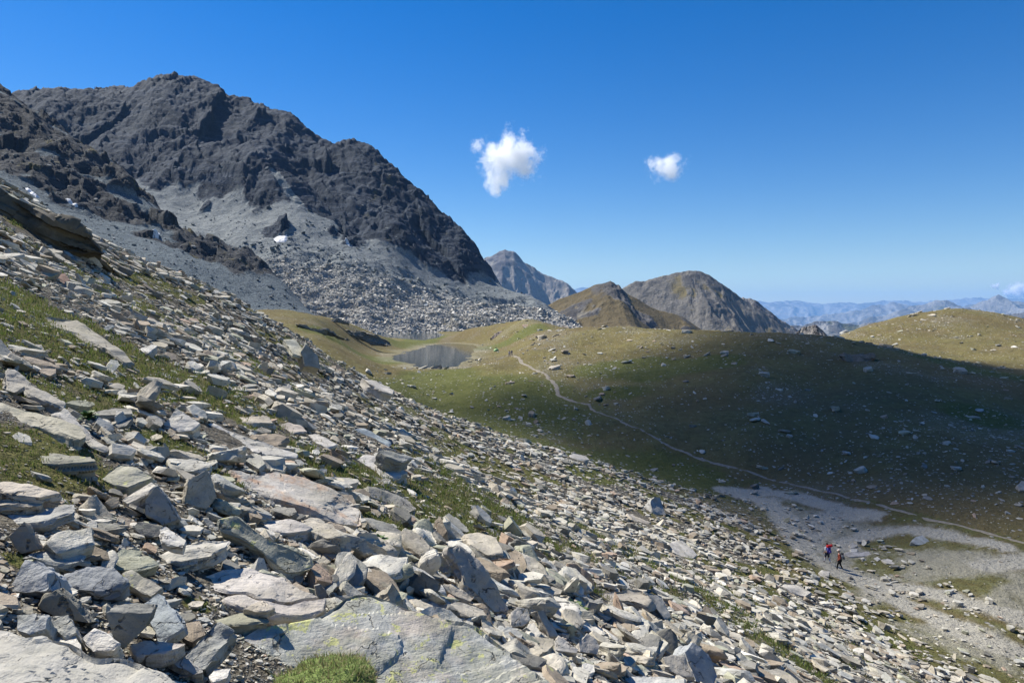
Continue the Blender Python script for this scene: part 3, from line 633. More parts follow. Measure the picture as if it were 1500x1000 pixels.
# ------------------------------------------------------------------ stone: shapes and material
from mathutils import noise as mn
def stone_mat(name, per_object=True, rust=0.0, lichen_boost=0.0, pale=1.0, crust=None):
    n = NT(name)
    if per_object:
        oi = n.node('ObjectInfo'); tint = oi.outputs['Color']; lich = oi.outputs['Alpha']
        off = n.node('CombineXYZ'); r = n.math('MULTIPLY', oi.outputs['Random'], 41.0); n.put(off.inputs[0], r); n.put(off.inputs[1], r)
        ad = n.node('VectorMath', operation='ADD'); n.put(ad.inputs[0], n.attr('lc').outputs['Vector']); n.put(ad.inputs[1], off.outputs[0]); P = ad.outputs[0]
    else:
        a = n.attr('tint'); tint = a.outputs['Color']; lich = a.outputs['Alpha']; P = n.attr('lc').outputs['Vector']
    nb = n.noise(P, 2.2, 5, .6, .3); nm = n.noise(P, 9, 5, .65); nf = n.noise(P, 45, 4, .7)
    lam = n.noise(n.vscale(P, 1.2, 1.2, 30), 1.6, 4, .6, .25)
    streak = n.noise(n.vscale(P, 2.5, 16, 3), 1.4, 4, .6, .4)
    c = n.mix(n.rng(nb, .3, .7), n.mix(1, tint, (.77, .755, .73), 'MULTIPLY'), n.mix(1, tint, (1.16, 1.14, 1.1), 'MULTIPLY'))
    c = n.mix(n.math('MULTIPLY', n.rng(streak, .52, .7), .4), c, n.mix(1, tint, (.62, .63, .62), 'MULTIPLY'))
    geo = n.node('NewGeometry')
    c = n.mix(n.math('MULTIPLY', n.rng(lam, .55, .72), .45), c, n.mix(1, tint, (.5, .49, .46), 'MULTIPLY'))
    c = n.mix(n.math('MULTIPLY', n.rng(nf, .58, .75), .5), c, n.mix(1, tint, (.45, .45, .44), 'MULTIPLY'))
    c = n.mix(n.math('MULTIPLY', n.rng(nf, .42, .28), .35), c, n.mix(1, tint, (1.4, 1.38, 1.33), 'MULTIPLY'))
    if rust:
        c = n.mix(n.math('MULTIPLY', n.rng(n.noise(P, 3.1, 5, .65, .5), .46, .66), rust), c, (.40, .235, .14))
    c = n.mix(n.math('MULTIPLY', n.rng(n.noise(P, 1.3, 6, .7, .4), .42, .68), .5), c, n.mix(1, tint, (.66, .64, .52), 'MULTIPLY'))
    # crustose lichen: grey-green film, yellow-green rosettes, black specks
    lf = n.math('ADD', lich, lichen_boost)
    nl = n.noise(P, 4.3, 6, .72, .2)
    thr = n.math('ADD', n.math('MULTIPLY', nl, 1.0), n.math('MULTIPLY', lf, .13))
    c = n.mix(n.math('MULTIPLY', n.rng(thr, .60, .74), .5), c, (.25, .25, .185))
    nl2 = n.noise(P, 6.5, 6, .75, .3)
    c = n.mix(n.math('MULTIPLY', n.rng(n.math('ADD', nl2, n.math('MULTIPLY', lf, .105)), .705, .745), .8), c, (.50, .50, .19))
    vv = n.voro(P, 55); sp = n.math('MULTIPLY', n.rng(vv.outputs['Distance'], .26, .16), n.rng(n.sep(vv.outputs['Color'])[0], .8, .85))
    c = n.mix(n.math('MULTIPLY', sp, .65), c, (.07, .07, .068))
    wn = n.node('TexNoise'); n.put(wn.inputs['Vector'], P); wn.inputs['Scale'].default_value = 3.5; wn.inputs['Detail'].default_value = 4
    wa = n.node('VectorMath', operation='MULTIPLY_ADD'); n.put(wa.inputs[0], wn.outputs['Color']); wa.inputs[1].default_value = (.35, .35, .35); n.put(wa.inputs[2], P)
    cr = n.voro(n.vscale(wa.outputs[0], 1.1, .6, 4.5), 1.5, 'DISTANCE_TO_EDGE'); ck = n.math('MULTIPLY', n.rng(cr.outputs['Distance'], .014, .004), n.rng(nm, .48, .6))
    c = n.mix(n.math('MULTIPLY', ck, .75), c, n.mix(1, tint, (.22, .21, .2), 'MULTIPLY'))
    n.color(c); n.p.inputs['Roughness'].default_value = .82; n.p.inputs['Specular IOR Level'].default_value = .12
    h = n.math('ADD', n.math('MULTIPLY', nm, .5), n.math('ADD', n.math('MULTIPLY', nf, .18), n.math('ADD', n.math('MULTIPLY', lam, .45), n.math('SUBTRACT', n.math('MULTIPLY', streak, .25), n.math('MULTIPLY', ck, .8)))))
    n.normal(n.bump(h, .75, .045))
    return n.m
M_STONE = stone_mat('schist'); M_STONE_RUST = stone_mat('rusty_schist', rust=.75); M_STONE_LICH = stone_mat('lichen_schist', lichen_boost=.3); M_SCREE = stone_mat('scree_schist', per_object=False)

KINDS = {'plate': (1, .6, .12), 'slab': (1, .6, .21), 'block': (1, .72, .46), 'splinter': (1, .34, .15), 'wedge': (1, .64, .28)}
def hull_bm(seed, kind):
    r = random.Random(seed); L, Wd, T = KINDS[kind]; bm = bmesh.new()
    k = r.randint(5, 7); a0 = r.random() * 6.28; tx, ty = (r.uniform(-.25, .25), r.uniform(-.25, .25)) if kind != 'wedge' else (r.choice((-.5, .5)), r.uniform(-.3, .3))
    for lvl, sgn in ((0, 1), (1, -1)):
        for i in range(k):
            a = a0 + (i + r.uniform(-.33, .33)) / k * 6.2832; rr = r.uniform(.78, 1.05) * (1 if sgn > 0 else r.uniform(.8, 1.06))
            x, y = math.cos(a) * rr * L / 2, math.sin(a) * rr * Wd / 2
            z = sgn * T / 2 * r.uniform(.8, 1.0) + (x * tx + y * ty) * T * (1 if sgn > 0 else -.2)
            bm.verts.new((x, y, z))
    for i in range(r.randint(1, 3)):
        a = r.random() * 6.28; bm.verts.new((math.cos(a) * L * .54, math.sin(a) * Wd * .54, r.uniform(-.3, .3) * T))
    h = bmesh.ops.convex_hull(bm, input=bm.verts)
    bmesh.ops.delete(bm, geom=[g for g in h['geom_interior'] if isinstance(g, bmesh.types.BMVert)], context='VERTS')
    bmesh.ops.dissolve_limit(bm, angle_limit=R(9), verts=bm.verts, edges=bm.edges)
    bmesh.ops.recalc_face_normals(bm, faces=bm.faces)
    return bm
def refine(bm, L, passes=5):
    bmesh.ops.triangulate(bm, faces=bm.faces)
    for _ in range(passes):
        es = [e for e in bm.edges if e.calc_length() > L]
        if not es or len(bm.verts) > 9000: break
        bmesh.ops.subdivide_edges(bm, edges=es, cuts=1); bmesh.ops.triangulate(bm, faces=[f for f in bm.faces if len(f.verts) > 3])
def weather(bm, up, size, layer, seed, amp=1.0):
    """schist look: flat-lying leaves that step in and out at the broken edges, dented corners, gently uneven faces"""
    bm.normal_update(); up = Vector(up).normalized(); o = Vector((seed * 3.17 % 50, seed * 1.3 % 50, seed * 7.7 % 50)); mv = []
    for v in bm.verts:
        nrm = v.normal; f = 1 - abs(nrm.dot(up)); d = v.co.dot(up); side = nrm - up * nrm.dot(up)
        p = v.co / size
        lay = mn.noise(Vector((math.floor(d / layer + mn.noise(p * 2.2 + o) * .9) * 3.7, p.x * 2.3 + o.x, p.y * 2.3 + o.y)))
        m = side * (f * (lay * .075 + mn.noise(p * 4 + o) * .05) * size)
        m += nrm * (mn.noise(p * 1.7 + o) * .018 + mn.noise(p * 6 + o) * .012 + (mn.noise(p * 15 + o)) * .006) * size
        q_ = mn.noise(Vector((p.x * 1.5, p.y * 3.2, p.z)) + o * 1.3); m += up * (math.floor(q_ * 5) * .011 * size * (nrm.dot(up) > .45)); st = mn.noise(p * 2.6 - o); m -= up * (max(0, st - .12) * .06 * size * (nrm.dot(up) > .5))
        mv.append(m * amp)
    for v, m in zip(bm.verts, mv): v.co += m
def finish(bm, name, mat, lcscale=1.0, angle=32):
    me = bpy.data.meshes.new(name); bm.to_mesh(me); bm.free()
    co = np.empty(len(me.vertices) * 3, np.float32); me.vertices.foreach_get('co', co)
    a = me.attributes.new('lc', 'FLOAT_VECTOR', 'POINT'); a.data.foreach_set('vector', co * lcscale)
    me.polygons.foreach_set('use_smooth', np.ones(len(me.polygons), bool))
    try: me.set_sharp_from_angle(angle=R(angle))
    except Exception: pass
    me.materials.append(mat); return me
ARCH = []
for i in range(30):
    kind = ['plate', 'slab', 'slab', 'block', 'wedge', 'plate', 'splinter', 'slab', 'block', 'wedge'][i % 10]
    b1 = hull_bm(500 + i, kind); b2 = b1.copy()
    bmesh.ops.triangulate(b1, faces=b1.faces); b1.verts.ensure_lookup_table()
    V = np.array([v.co[:] for v in b1.verts]); F = np.array([[v.index for v in f.verts] for f in b1.faces]); b1.free()
    bmesh.ops.bevel(b2, geom=list(b2.edges), offset=.022, segments=1, affect='EDGES', clamp_overlap=True)
    refine(b2, .11); weather(b2, (0, 0, 1), 1.0, .045, i + 1)
    ARCH.append((kind, V, F, finish(b2, 'schist_rock', M_STONE, .8)))
AW = np.array([{'plate': 1.5, 'slab': 1.2, 'block': .45, 'splinter': 1.3, 'wedge': .8}[a[0]] for a in ARCH]); AW = AW / AW.sum()
PAL = [('pale grey', (.49, .475, .42), 5), ('warm grey', (.455, .42, .35), 5), ('blue-grey', (.39, .395, .375), 1.2), ('brown-grey', (.33, .28, .22), 2.4), ('whitish', (.60, .575, .515), 2.2), ('dark grey', (.22, .215, .195), 1.6), ('rust-tinted', (.41, .315, .245), .5), ('greenish grey', (.37, .375, .295), 1.2)]
PW = np.array([p[2] for p in PAL]); PW = PW / PW.sum(); PC = np.array([p[1] for p in PAL])
def frames(nrm, yaw):
    """rotation matrices with the given z axes, turned by yaw"""
    z = nrm / np.linalg.norm(nrm, axis=1, keepdims=True); ref = np.where(np.abs(z[:, :1]) < .9, [[1., 0, 0]], [[0, 1., 0]])
    x = np.cross(np.cross(z, ref), z); x /= np.linalg.norm(x, axis=1, keepdims=True); y = np.cross(z, x)
    c, s = np.cos(yaw)[:, None], np.sin(yaw)[:, None]
    return np.stack([x * c + y * s, -x * s + y * c, z], -1)
def scatter_mesh(name, arch, pos, Rm, size, tint, mat, hold=None):
    Vs, Ls, lcs, ts, n0 = [], [], [], [], 0
    for k in range(len(ARCH)):
        sel = np.where(arch == k)[0]
        if not len(sel): continue
        V, F = ARCH[k][1], ARCH[k][2]
        sc3 = size[sel][:, None] if size.ndim == 1 else size[sel]
        loc = V[None] * (sc3[:, None, :] if sc3.shape[1] == 3 else sc3[:, :, None])
        W_ = np.einsum('nij,nkj->nki', Rm[sel], loc) + pos[sel][:, None]
        Vs.append(W_.reshape(-1, 3)); lcs.append((loc + (sel[:, None, None] * .731) % 60).reshape(-1, 3)); ts.append(np.repeat(tint[sel], len(V), 0))
        Ls.append((F[None] + (n0 + np.arange(len(sel)) * len(V))[:, None, None]).reshape(-1)); n0 += len(sel) * len(V)
    L = np.concatenate(Ls)
    return link(name, mesh_np(name, np.concatenate(Vs), L, np.full(len(L) // 3, 3), mat, {'lc': np.concatenate(lcs), 'tint': np.concatenate(ts)}))

# ------------------------------------------------------------------ the stones one can name, each at its place on the slope
HEROES = []                                   # (short phrase, centre, photo outline, distance)
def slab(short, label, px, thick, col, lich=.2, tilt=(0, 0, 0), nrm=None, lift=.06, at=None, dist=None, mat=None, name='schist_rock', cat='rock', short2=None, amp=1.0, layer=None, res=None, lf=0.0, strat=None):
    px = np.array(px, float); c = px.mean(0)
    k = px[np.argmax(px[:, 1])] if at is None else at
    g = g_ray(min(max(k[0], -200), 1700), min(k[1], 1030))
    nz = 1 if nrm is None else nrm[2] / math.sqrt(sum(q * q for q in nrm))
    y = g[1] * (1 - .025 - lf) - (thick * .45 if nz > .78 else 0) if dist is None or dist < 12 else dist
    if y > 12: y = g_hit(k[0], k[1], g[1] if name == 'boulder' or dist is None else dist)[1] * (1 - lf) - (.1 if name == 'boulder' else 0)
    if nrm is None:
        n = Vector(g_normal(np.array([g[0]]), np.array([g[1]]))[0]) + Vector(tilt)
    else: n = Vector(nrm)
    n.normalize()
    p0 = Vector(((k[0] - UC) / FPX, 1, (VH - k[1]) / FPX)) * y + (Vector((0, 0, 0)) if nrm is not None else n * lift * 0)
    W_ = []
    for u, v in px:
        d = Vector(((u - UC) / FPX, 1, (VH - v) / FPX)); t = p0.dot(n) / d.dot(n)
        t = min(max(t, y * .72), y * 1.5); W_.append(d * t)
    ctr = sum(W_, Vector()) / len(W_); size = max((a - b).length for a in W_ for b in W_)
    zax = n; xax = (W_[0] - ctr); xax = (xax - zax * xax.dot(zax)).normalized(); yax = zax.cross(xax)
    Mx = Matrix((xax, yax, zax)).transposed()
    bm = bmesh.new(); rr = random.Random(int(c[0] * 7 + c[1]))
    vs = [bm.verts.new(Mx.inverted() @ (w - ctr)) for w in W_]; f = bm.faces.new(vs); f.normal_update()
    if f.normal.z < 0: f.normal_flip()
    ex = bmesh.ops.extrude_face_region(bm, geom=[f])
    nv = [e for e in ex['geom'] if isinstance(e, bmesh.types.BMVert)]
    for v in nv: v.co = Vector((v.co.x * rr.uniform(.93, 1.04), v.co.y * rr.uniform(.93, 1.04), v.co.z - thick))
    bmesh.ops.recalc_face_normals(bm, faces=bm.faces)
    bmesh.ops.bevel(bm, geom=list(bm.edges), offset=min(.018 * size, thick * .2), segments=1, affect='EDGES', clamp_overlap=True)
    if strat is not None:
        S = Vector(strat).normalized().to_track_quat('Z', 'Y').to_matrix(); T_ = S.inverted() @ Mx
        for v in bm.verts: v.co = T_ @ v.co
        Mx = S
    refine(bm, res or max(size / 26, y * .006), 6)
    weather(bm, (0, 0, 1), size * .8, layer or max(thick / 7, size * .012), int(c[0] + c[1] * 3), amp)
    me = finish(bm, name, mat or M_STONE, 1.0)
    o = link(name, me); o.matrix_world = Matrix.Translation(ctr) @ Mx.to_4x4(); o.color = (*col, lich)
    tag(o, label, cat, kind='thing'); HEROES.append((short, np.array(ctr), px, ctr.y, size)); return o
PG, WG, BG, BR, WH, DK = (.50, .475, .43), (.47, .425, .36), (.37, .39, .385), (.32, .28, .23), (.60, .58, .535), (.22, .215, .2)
M_BIG = stone_mat('pale_blue_slab', lichen_boost=.85, rust=.3)
slab('big lichened foreground slab', 'largest pale blue-grey slab blotched with yellow lichen, behind the round moss cushion', [(296, 979), (330, 943), (373, 917), (463, 897), (487, 890), (513, 863), (543, 861), (593, 880), (647, 900), (693, 907), (743, 943), (808, 1000), (830, 1024), (480, 1030), (310, 1024)], .5, (.43, .435, .405), .5, nrm=(.3, -.3, .9), dist=3.5, at=(520, 960), mat=M_BIG, amp=.8, res=.035)
slab('bright ledge in the bottom corner', 'bright whitish layered ledge filling the bottom corner nearest the camera', [(-60, 915), (0, 923), (40, 930), (66, 924), (112, 945), (152, 952), (204, 960), (250, 975), (268, 1006), (200, 1020), (-60, 1020)], .35, (.46, .45, .415), .25, nrm=(.1, -.15, .98), at=(100, 975), dist=2.55, amp=1.3, res=.025)
slab('block on the bottom ledge', 'small bright angular block lying on the ledge in the bottom corner', [(140, 1012), (172, 984), (186, 974), (218, 980), (226, 1012)], .12, WH, .05, nrm=(.1, -.35, .9), at=(200, 990), dist=2.3, lf=.05)
slab('cracked flat slab', 'broad flat pinkish-grey slab ending in a long dark crack', [(268, 844), (304, 838), (324, 830), (364, 826), (416, 842), (442, 860), (476, 873), (446, 874), (424, 879), (380, 875), (360, 867), (336, 867), (308, 857), (284, 853)], .2, (.475, .445, .41), .1, nrm=(.22, -.05, .97), at=(380, 875), lift=.1, dist=4.6)
slab('slab under the crack', 'pinkish-grey slab piece just below the long dark crack', [(322, 878), (336, 871), (360, 871), (380, 879), (424, 883), (447, 878), (480, 877), (476, 892), (440, 905), (400, 900), (350, 890)], .2, (.47, .435, .40), .1, nrm=(.22, -.08, .96), at=(400, 892), dist=4.45)
slab('big rust-stained slab', 'big parallelogram slab with orange rust stains, lying in the turf of the slope', [(330, 688), (344, 688), (376, 693), (402, 688), (446, 697), (500, 720), (527, 737), (532, 744), (529, 766), (500, 763), (456, 750), (410, 737), (380, 723), (352, 707)], .2, (.46, .435, .395), .3, nrm=(.34, -.12, .93), at=(440, 745), dist=6.2, mat=M_STONE_RUST)
slab('bright wedge slab', 'bright pale wedge slab with a sharp lower edge, above the rust-stained slab', [(292, 624), (312, 621), (340, 631), (370, 641), (402, 650), (439, 663), (438, 668), (388, 667), (356, 659), (318, 648)], .12, (.52, .50, .465), .1, nrm=(.35, -.1, .93), at=(390, 667), dist=6.5)
slab('thin slab over the wedge', 'long thin grey slab resting over the upper edge of the bright wedge slab', [(320, 618), (330, 611), (370, 609), (396, 613), (403, 621), (380, 620), (345, 620)], .13, WG, .2, nrm=(.25, .0, .96), at=(370, 620), dist=6.55, lf=.02)
slab('white faceted block', 'white faceted block with a blue-shaded face beside the bright wedge slab', [(240, 621), (258, 597), (276, 609), (294, 619), (283, 630), (262, 631)], .16, WH, .02, nrm=(.2, -.55, .8), at=(262, 632), dist=5.7)
slab('striped tilted slab', 'thick yellow slab tilted downhill with dark rounded end, above the dark layered block', [(-20, 584), (0, 588), (30, 596), (70, 607), (108, 621), (130, 641), (118, 648), (74, 629), (35, 618), (-20, 608)], .2, (.38, .36, .29), .6, nrm=(.30, .02, .95), at=(74, 630), dist=4.6)
slab('long slab in the turf', 'long tapering slab with a pale top pointing down into the bright turf', [(8, 541), (22, 543), (68, 573), (98, 592), (95, 598), (62, 584), (37, 566), (23, 573), (9, 568)], .14, (.42, .40, .36), .2, nrm=(.38, -.05, .92), at=(50, 584), dist=5.7)
slab('pale leaning slab', 'smooth pale slab sliding out from beneath the long slab in the turf', [(80, 603), (96, 596), (120, 620), (160, 656), (155, 660), (133, 652), (110, 630)], .1, PG, .1, nrm=(.42, -.2, .88), at=(120, 645), dist=5.3)
slab('dark block in the turf', 'dark layered block with a pale lip standing in the green turf', [(137, 602), (165, 596), (192, 598), (196, 605), (170, 608), (142, 607)], .17, (.33, .32, .29), .3, nrm=(.25, -.06, .96), at=(165, 608), dist=6.0)
slab('dark layered block', 'large dark layered block with mossy front face and bright upper rim', [(-20, 662), (0, 664), (75, 661), (100, 665), (135, 669), (143, 678), (100, 680), (60, 680), (-20, 678)], .23, (.27, .265, .23), .75, nrm=(.12, -.04, .99), at=(100, 680), dist=3.95)
slab('upper plate of the dark stack', 'upper thin plate in the dark stack under the large dark layered block', [(-20, 703), (20, 705), (32, 709), (60, 714), (94, 719), (60, 726), (-20, 722)], .05, WG, .3, nrm=(.15, -.1, .98), at=(40, 726), dist=3.5, lf=.05)
slab('middle plate of the dark stack', 'middle thick plate jutting from the dark stack with a white upper edge', [(-20, 726), (45, 727), (69, 729), (60, 738), (-20, 741)], .09, WG, .25, nrm=(.12, -.08, .98), at=(40, 740), dist=3.42, lf=.02)
slab('lowest plate of the dark stack', 'lowest leaning plate with a sunlit nose, at the foot of the dark stack', [(-20, 752), (50, 752), (80, 742), (104, 738), (106, 748), (60, 766), (-20, 768)], .06, (.37, .37, .36), .1, nrm=(.05, -.3, .95), at=(50, 766), dist=3.3)
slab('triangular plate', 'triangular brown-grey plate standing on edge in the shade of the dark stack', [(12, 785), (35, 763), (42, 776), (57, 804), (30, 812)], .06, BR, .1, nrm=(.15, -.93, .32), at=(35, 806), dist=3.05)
slab('yellow-green topped block', 'slanting block with a yellow-green lichen top beside the dark layered block', [(149, 700), (176, 678), (200, 685), (226, 697), (187, 713), (165, 708)], .13, (.43, .42, .35), .75, nrm=(.2, -.3, .93), at=(187, 713), dist=4.6, mat=M_STONE_LICH)
slab('pale wing block', 'pale wing-shaped slab lit along its top, downhill of the yellow-green topped block', [(178, 732), (200, 718), (222, 706), (229, 711), (215, 723), (186, 737)], .1, PG, .1, nrm=(.05, -.3, .95), at=(190, 737), dist=4.35)
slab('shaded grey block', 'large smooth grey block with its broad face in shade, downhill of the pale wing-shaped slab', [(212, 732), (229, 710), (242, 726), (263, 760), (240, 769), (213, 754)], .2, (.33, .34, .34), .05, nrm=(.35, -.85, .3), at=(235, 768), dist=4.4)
slab('curved pale slab', 'broad curved pale slab with a fluted end, resting on flat stones', [(219, 818), (248, 806), (275, 796), (300, 790), (337, 791), (333, 800), (308, 812), (276, 819), (246, 821)], .1, (.50, .485, .45), .3, nrm=(.16, -.12, .98), at=(276, 820), dist=4.25)
slab('slab on the curved slab', 'white square-cut slab lying on top of the broad curved pale slab', [(234, 775), (242, 769), (258, 779), (274, 791), (268, 803), (250, 799), (238, 793)], .05, WH, .05, nrm=(.2, -.42, .88), at=(262, 803), dist=4.2, lf=.05)
slab('green-lichened rib', 'long ribbed block crusted with green lichen over a black hollow', [(318, 760), (346, 752), (392, 786), (456, 815), (460, 828), (436, 839), (420, 840), (388, 812), (356, 789), (324, 773)], .14, (.36, .36, .30), .8, nrm=(.35, -.6, .72), at=(420, 838), dist=4.6, mat=M_STONE_LICH)
slab('flat hexagonal slab', 'flat bright six-sided slab below the lower edge of the rust-stained slab', [(374, 768), (394, 760), (426, 761), (459, 770), (450, 776), (424, 779), (400, 776)], .1, (.52, .49, .45), .1, nrm=(.22, -.08, .97), at=(424, 779), dist=5.3)
slab('pinkish tabular slab', 'pinkish tabular slab past the lower end of the bright wedge slab', [(402, 622), (422, 618), (440, 622), (451, 631), (430, 634), (414, 634)], .07, (.47, .42, .38), .1, nrm=(.3, -.08, .95), at=(430, 634), dist=7.3)
slab('stepped pale slab', 'pale slab with a stepped dark front beyond the pinkish tabular slab', [(446, 636), (462, 634), (480, 641), (496, 651), (480, 656), (455, 647)], .2, PG, .1, nrm=(.3, -.05, .95), at=(480, 656), dist=7.3)
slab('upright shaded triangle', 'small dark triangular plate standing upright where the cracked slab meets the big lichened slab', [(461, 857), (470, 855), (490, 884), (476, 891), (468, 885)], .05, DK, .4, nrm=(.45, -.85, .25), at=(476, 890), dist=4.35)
slab('mossy-topped low slab', 'low slab with a yellow-green mossy top under the long dark crack', [(312, 906), (340, 899), (385, 897), (393, 909), (360, 914), (325, 914)], .08, (.38, .37, .29), .9, nrm=(.12, -.1, .98), at=(360, 914), dist=3.95, mat=M_STONE_LICH)
slab('chip on the mossy slab', 'small sharp chip of stone leaning on the mossy-topped low slab', [(356, 890), (384, 878), (403, 889), (390, 895), (372, 895)], .05, WG, .2, nrm=(.1, -.35, .93), at=(380, 895), dist=4.0, lf=.05)
slab('rounded blue-white boulder', 'rounded blue-white boulder standing in grass near the bottom edge stones', [(16, 856), (24, 838), (36, 818), (54, 821), (71, 835), (68, 862), (40, 868), (16, 866)], .2, (.44, .455, .465), .05, nrm=(-.05, -.75, .62), at=(40, 868), dist=3.15, amp=1.2)
slab('dark striated slab', 'dark blue-grey striated slab with wavy silvery surface', [(94, 843), (128, 830), (150, 828), (170, 832), (187, 852), (176, 860), (148, 867), (112, 866), (100, 856)], .1, (.27, .285, .30), .1, nrm=(.1, -.55, .8), at=(140, 867), dist=3.3, amp=1.3)
slab('buff slab with lichen spot', 'buff slab with one bright yellow lichen spot beside the dark striated slab', [(178, 839), (192, 833), (215, 845), (239, 859), (221, 873), (203, 863), (187, 855)], .06, (.44, .42, .36), .55, nrm=(.2, -.4, .88), at=(215, 873), dist=3.5)
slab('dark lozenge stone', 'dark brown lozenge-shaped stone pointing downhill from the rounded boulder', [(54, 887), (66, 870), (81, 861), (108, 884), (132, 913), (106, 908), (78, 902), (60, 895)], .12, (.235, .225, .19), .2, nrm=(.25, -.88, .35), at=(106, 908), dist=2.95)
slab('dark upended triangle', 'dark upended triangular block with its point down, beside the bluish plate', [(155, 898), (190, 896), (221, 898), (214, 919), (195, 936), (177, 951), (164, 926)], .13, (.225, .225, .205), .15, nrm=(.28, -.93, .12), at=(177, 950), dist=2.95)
slab('bluish leaning plate', 'smooth bluish plate leaning over the pale pink slab', [(204, 888), (218, 877), (232, 867), (246, 884), (269, 920), (255, 930), (236, 939), (222, 918)], .06, (.37, .41, .43), .05, nrm=(-.12, -.62, .76), at=(236, 938), dist=3.05)
slab('pale pink slab', 'pale pink flat slab beneath the smooth bluish plate', [(188, 946), (212, 937), (240, 938), (271, 942), (258, 951), (238, 957), (202, 959)], .07, (.50, .455, .41), .05, nrm=(.12, -.22, .96), at=(220, 958), dist=2.9)
slab('white triangular stone', 'white triangular stone wedged behind the bottom ledge', [(119, 935), (138, 918), (156, 926), (173, 941), (167, 951), (136, 953)], .09, WH, .05, nrm=(.0, -.6, .8), at=(140, 952), dist=2.75)
slab('split cubic stone', 'cubic stone with pale top and grassy foot behind the bottom ledge', [(70, 903), (100, 900), (113, 926), (96, 936), (80, 922)], .12, (.42, .42, .385), .3, nrm=(.1, -.6, .8), at=(96, 935), dist=2.75)
slab('wide grey stone', 'wide grey rough stone with a level top behind the bottom ledge', [(24, 900), (45, 897), (71, 901), (68, 920), (42, 929), (24, 923)], .12, (.37, .38, .375), .3, nrm=(.05, -.6, .8), at=(42, 928), dist=2.7)
slab('rough finned block', 'rough finned grey block leaning on the edge of the big lichened slab', [(271, 961), (296, 932), (320, 911), (343, 923), (333, 941), (315, 960), (299, 978), (276, 970)], .1, (.34, .345, .325), .3, nrm=(.12, -.6, .78), at=(299, 977), dist=3.3, amp=1.6)
slab('arched stone by the finned block', 'narrow arched stone between the bottom ledge and the rough finned block', [(238, 961), (258, 958), (279, 966), (298, 983), (284, 986), (262, 976)], .06, (.42, .41, .385), .1, nrm=(.15, -.45, .88), at=(284, 985), dist=2.95)
slab('white chip by the big slab', 'flat white chip on gravel at the foot of the big lichened slab', [(305, 990), (315, 979), (338, 978), (332, 992), (312, 999)], .05, WH, .02, nrm=(.1, -.3, .94), at=(316, 998), dist=3.0)
slab('striated brown leaning slab', 'tall striated brown slab tilted steeply downhill past the big lichened slab', [(656, 800), (673, 799), (700, 822), (720, 847), (748, 893), (728, 897), (704, 876), (682, 857), (672, 824)], .14, (.385, .36, .32), .15, nrm=(.62, -.45, .62), at=(728, 896), dist=5.4, amp=1.2)
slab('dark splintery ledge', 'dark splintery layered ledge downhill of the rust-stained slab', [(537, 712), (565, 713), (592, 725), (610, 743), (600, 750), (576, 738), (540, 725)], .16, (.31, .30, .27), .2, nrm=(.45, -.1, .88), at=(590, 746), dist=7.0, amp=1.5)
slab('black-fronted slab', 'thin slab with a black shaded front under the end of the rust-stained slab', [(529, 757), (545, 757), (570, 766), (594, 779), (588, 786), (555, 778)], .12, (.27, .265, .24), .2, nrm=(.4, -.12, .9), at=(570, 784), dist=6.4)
slab('square slab with dark side', 'square-ended slab with a dark side beside the tall striated brown slab', [(645, 857), (663, 854), (695, 873), (690, 880), (665, 871)], .11, WG, .2, nrm=(.4, -.25, .88), at=(685, 880), dist=5.3)
slab('cubic block by the hollow', 'cubic pale block above a black hollow between stones', [(748, 897), (758, 889), (773, 889), (777, 908), (765, 916), (748, 919)], .2, PG, .1, nrm=(.25, -.7, .68), at=(760, 917), dist=6.3)
slab('leaning prop stone', 'narrow stone propped slantwise over the black hollow', [(786, 893), (797, 892), (818, 931), (806, 933)], .1, (.39, .37, .335), .1, nrm=(.5, -.65, .55), at=(806, 932), dist=6.6)
slab('triangular pale slab', 'triangular pale slab downhill of the propped stone', [(813, 941), (818, 929), (848, 950), (845, 956), (814, 952)], .12, PG, .05, nrm=(.3, -.45, .84), at=(830, 954), dist=6.8)
slab('bullet-shaped pale stone', 'bullet-shaped pale stone standing up beside the leafy plant', [(848, 941), (860, 927), (872, 935), (879, 946), (875, 957), (849, 954)], .2, PG, .1, nrm=(.3, -.65, .7), at=(865, 956), dist=7.4)
slab('brown overhanging slab', 'big brown rounded slab overhanging a shaded hollow', [(861, 868), (895, 863), (920, 862), (942, 863), (957, 881), (950, 890), (925, 880), (900, 879), (882, 884)], .34, (.39, .355, .305), .2, nrm=(.3, -.08, .95), at=(925, 884), dist=9.0, amp=1.2)
slab('slab behind the overhang', 'grey slab dipping away downhill from the brown overhanging slab', [(943, 866), (970, 872), (983, 903), (975, 908), (958, 885)], .2, (.40, .385, .35), .1, nrm=(.6, -.3, .74), at=(975, 907), dist=9.2)
slab('blue-grey pointed block', 'tall pointed blue-grey block by the bottom edge, downhill of the overhanging slab', [(1004, 953), (1014, 939), (1038, 956), (1052, 990), (1046, 1006), (1020, 998)], .35, (.35, .37, .385), .02, nrm=(.42, -.68, .6), at=(1030, 1002), dist=7.6)
slab('brown slab under the pointed block', 'brown-grey slab propped against the tall pointed blue-grey block', [(969, 962), (985, 958), (1003, 961), (1019, 992), (1000, 990), (980, 982)], .2, (.39, .365, .32), .15, nrm=(.3, -.5, .8), at=(1000, 992), dist=7.4)
slab('white front ledge', 'white-edged ledge cut by the bottom edge before the pointed blue-grey block', [(905, 1000), (925, 990), (944, 987), (1004, 992), (1004, 1004), (940, 1008)], .2, (.5, .5, .48), .1, nrm=(.15, -.2, .96), at=(944, 1000), dist=6.5)
slab('lone standing block', 'lone blocky stone standing above the lower scree with a dark shaded side', [(953, 734), (958, 727), (967, 727), (976, 754), (955, 753)], 1.0, (.37, .37, .355), .1, nrm=(.5, -.55, .65), at=(966, 754), dist=47)
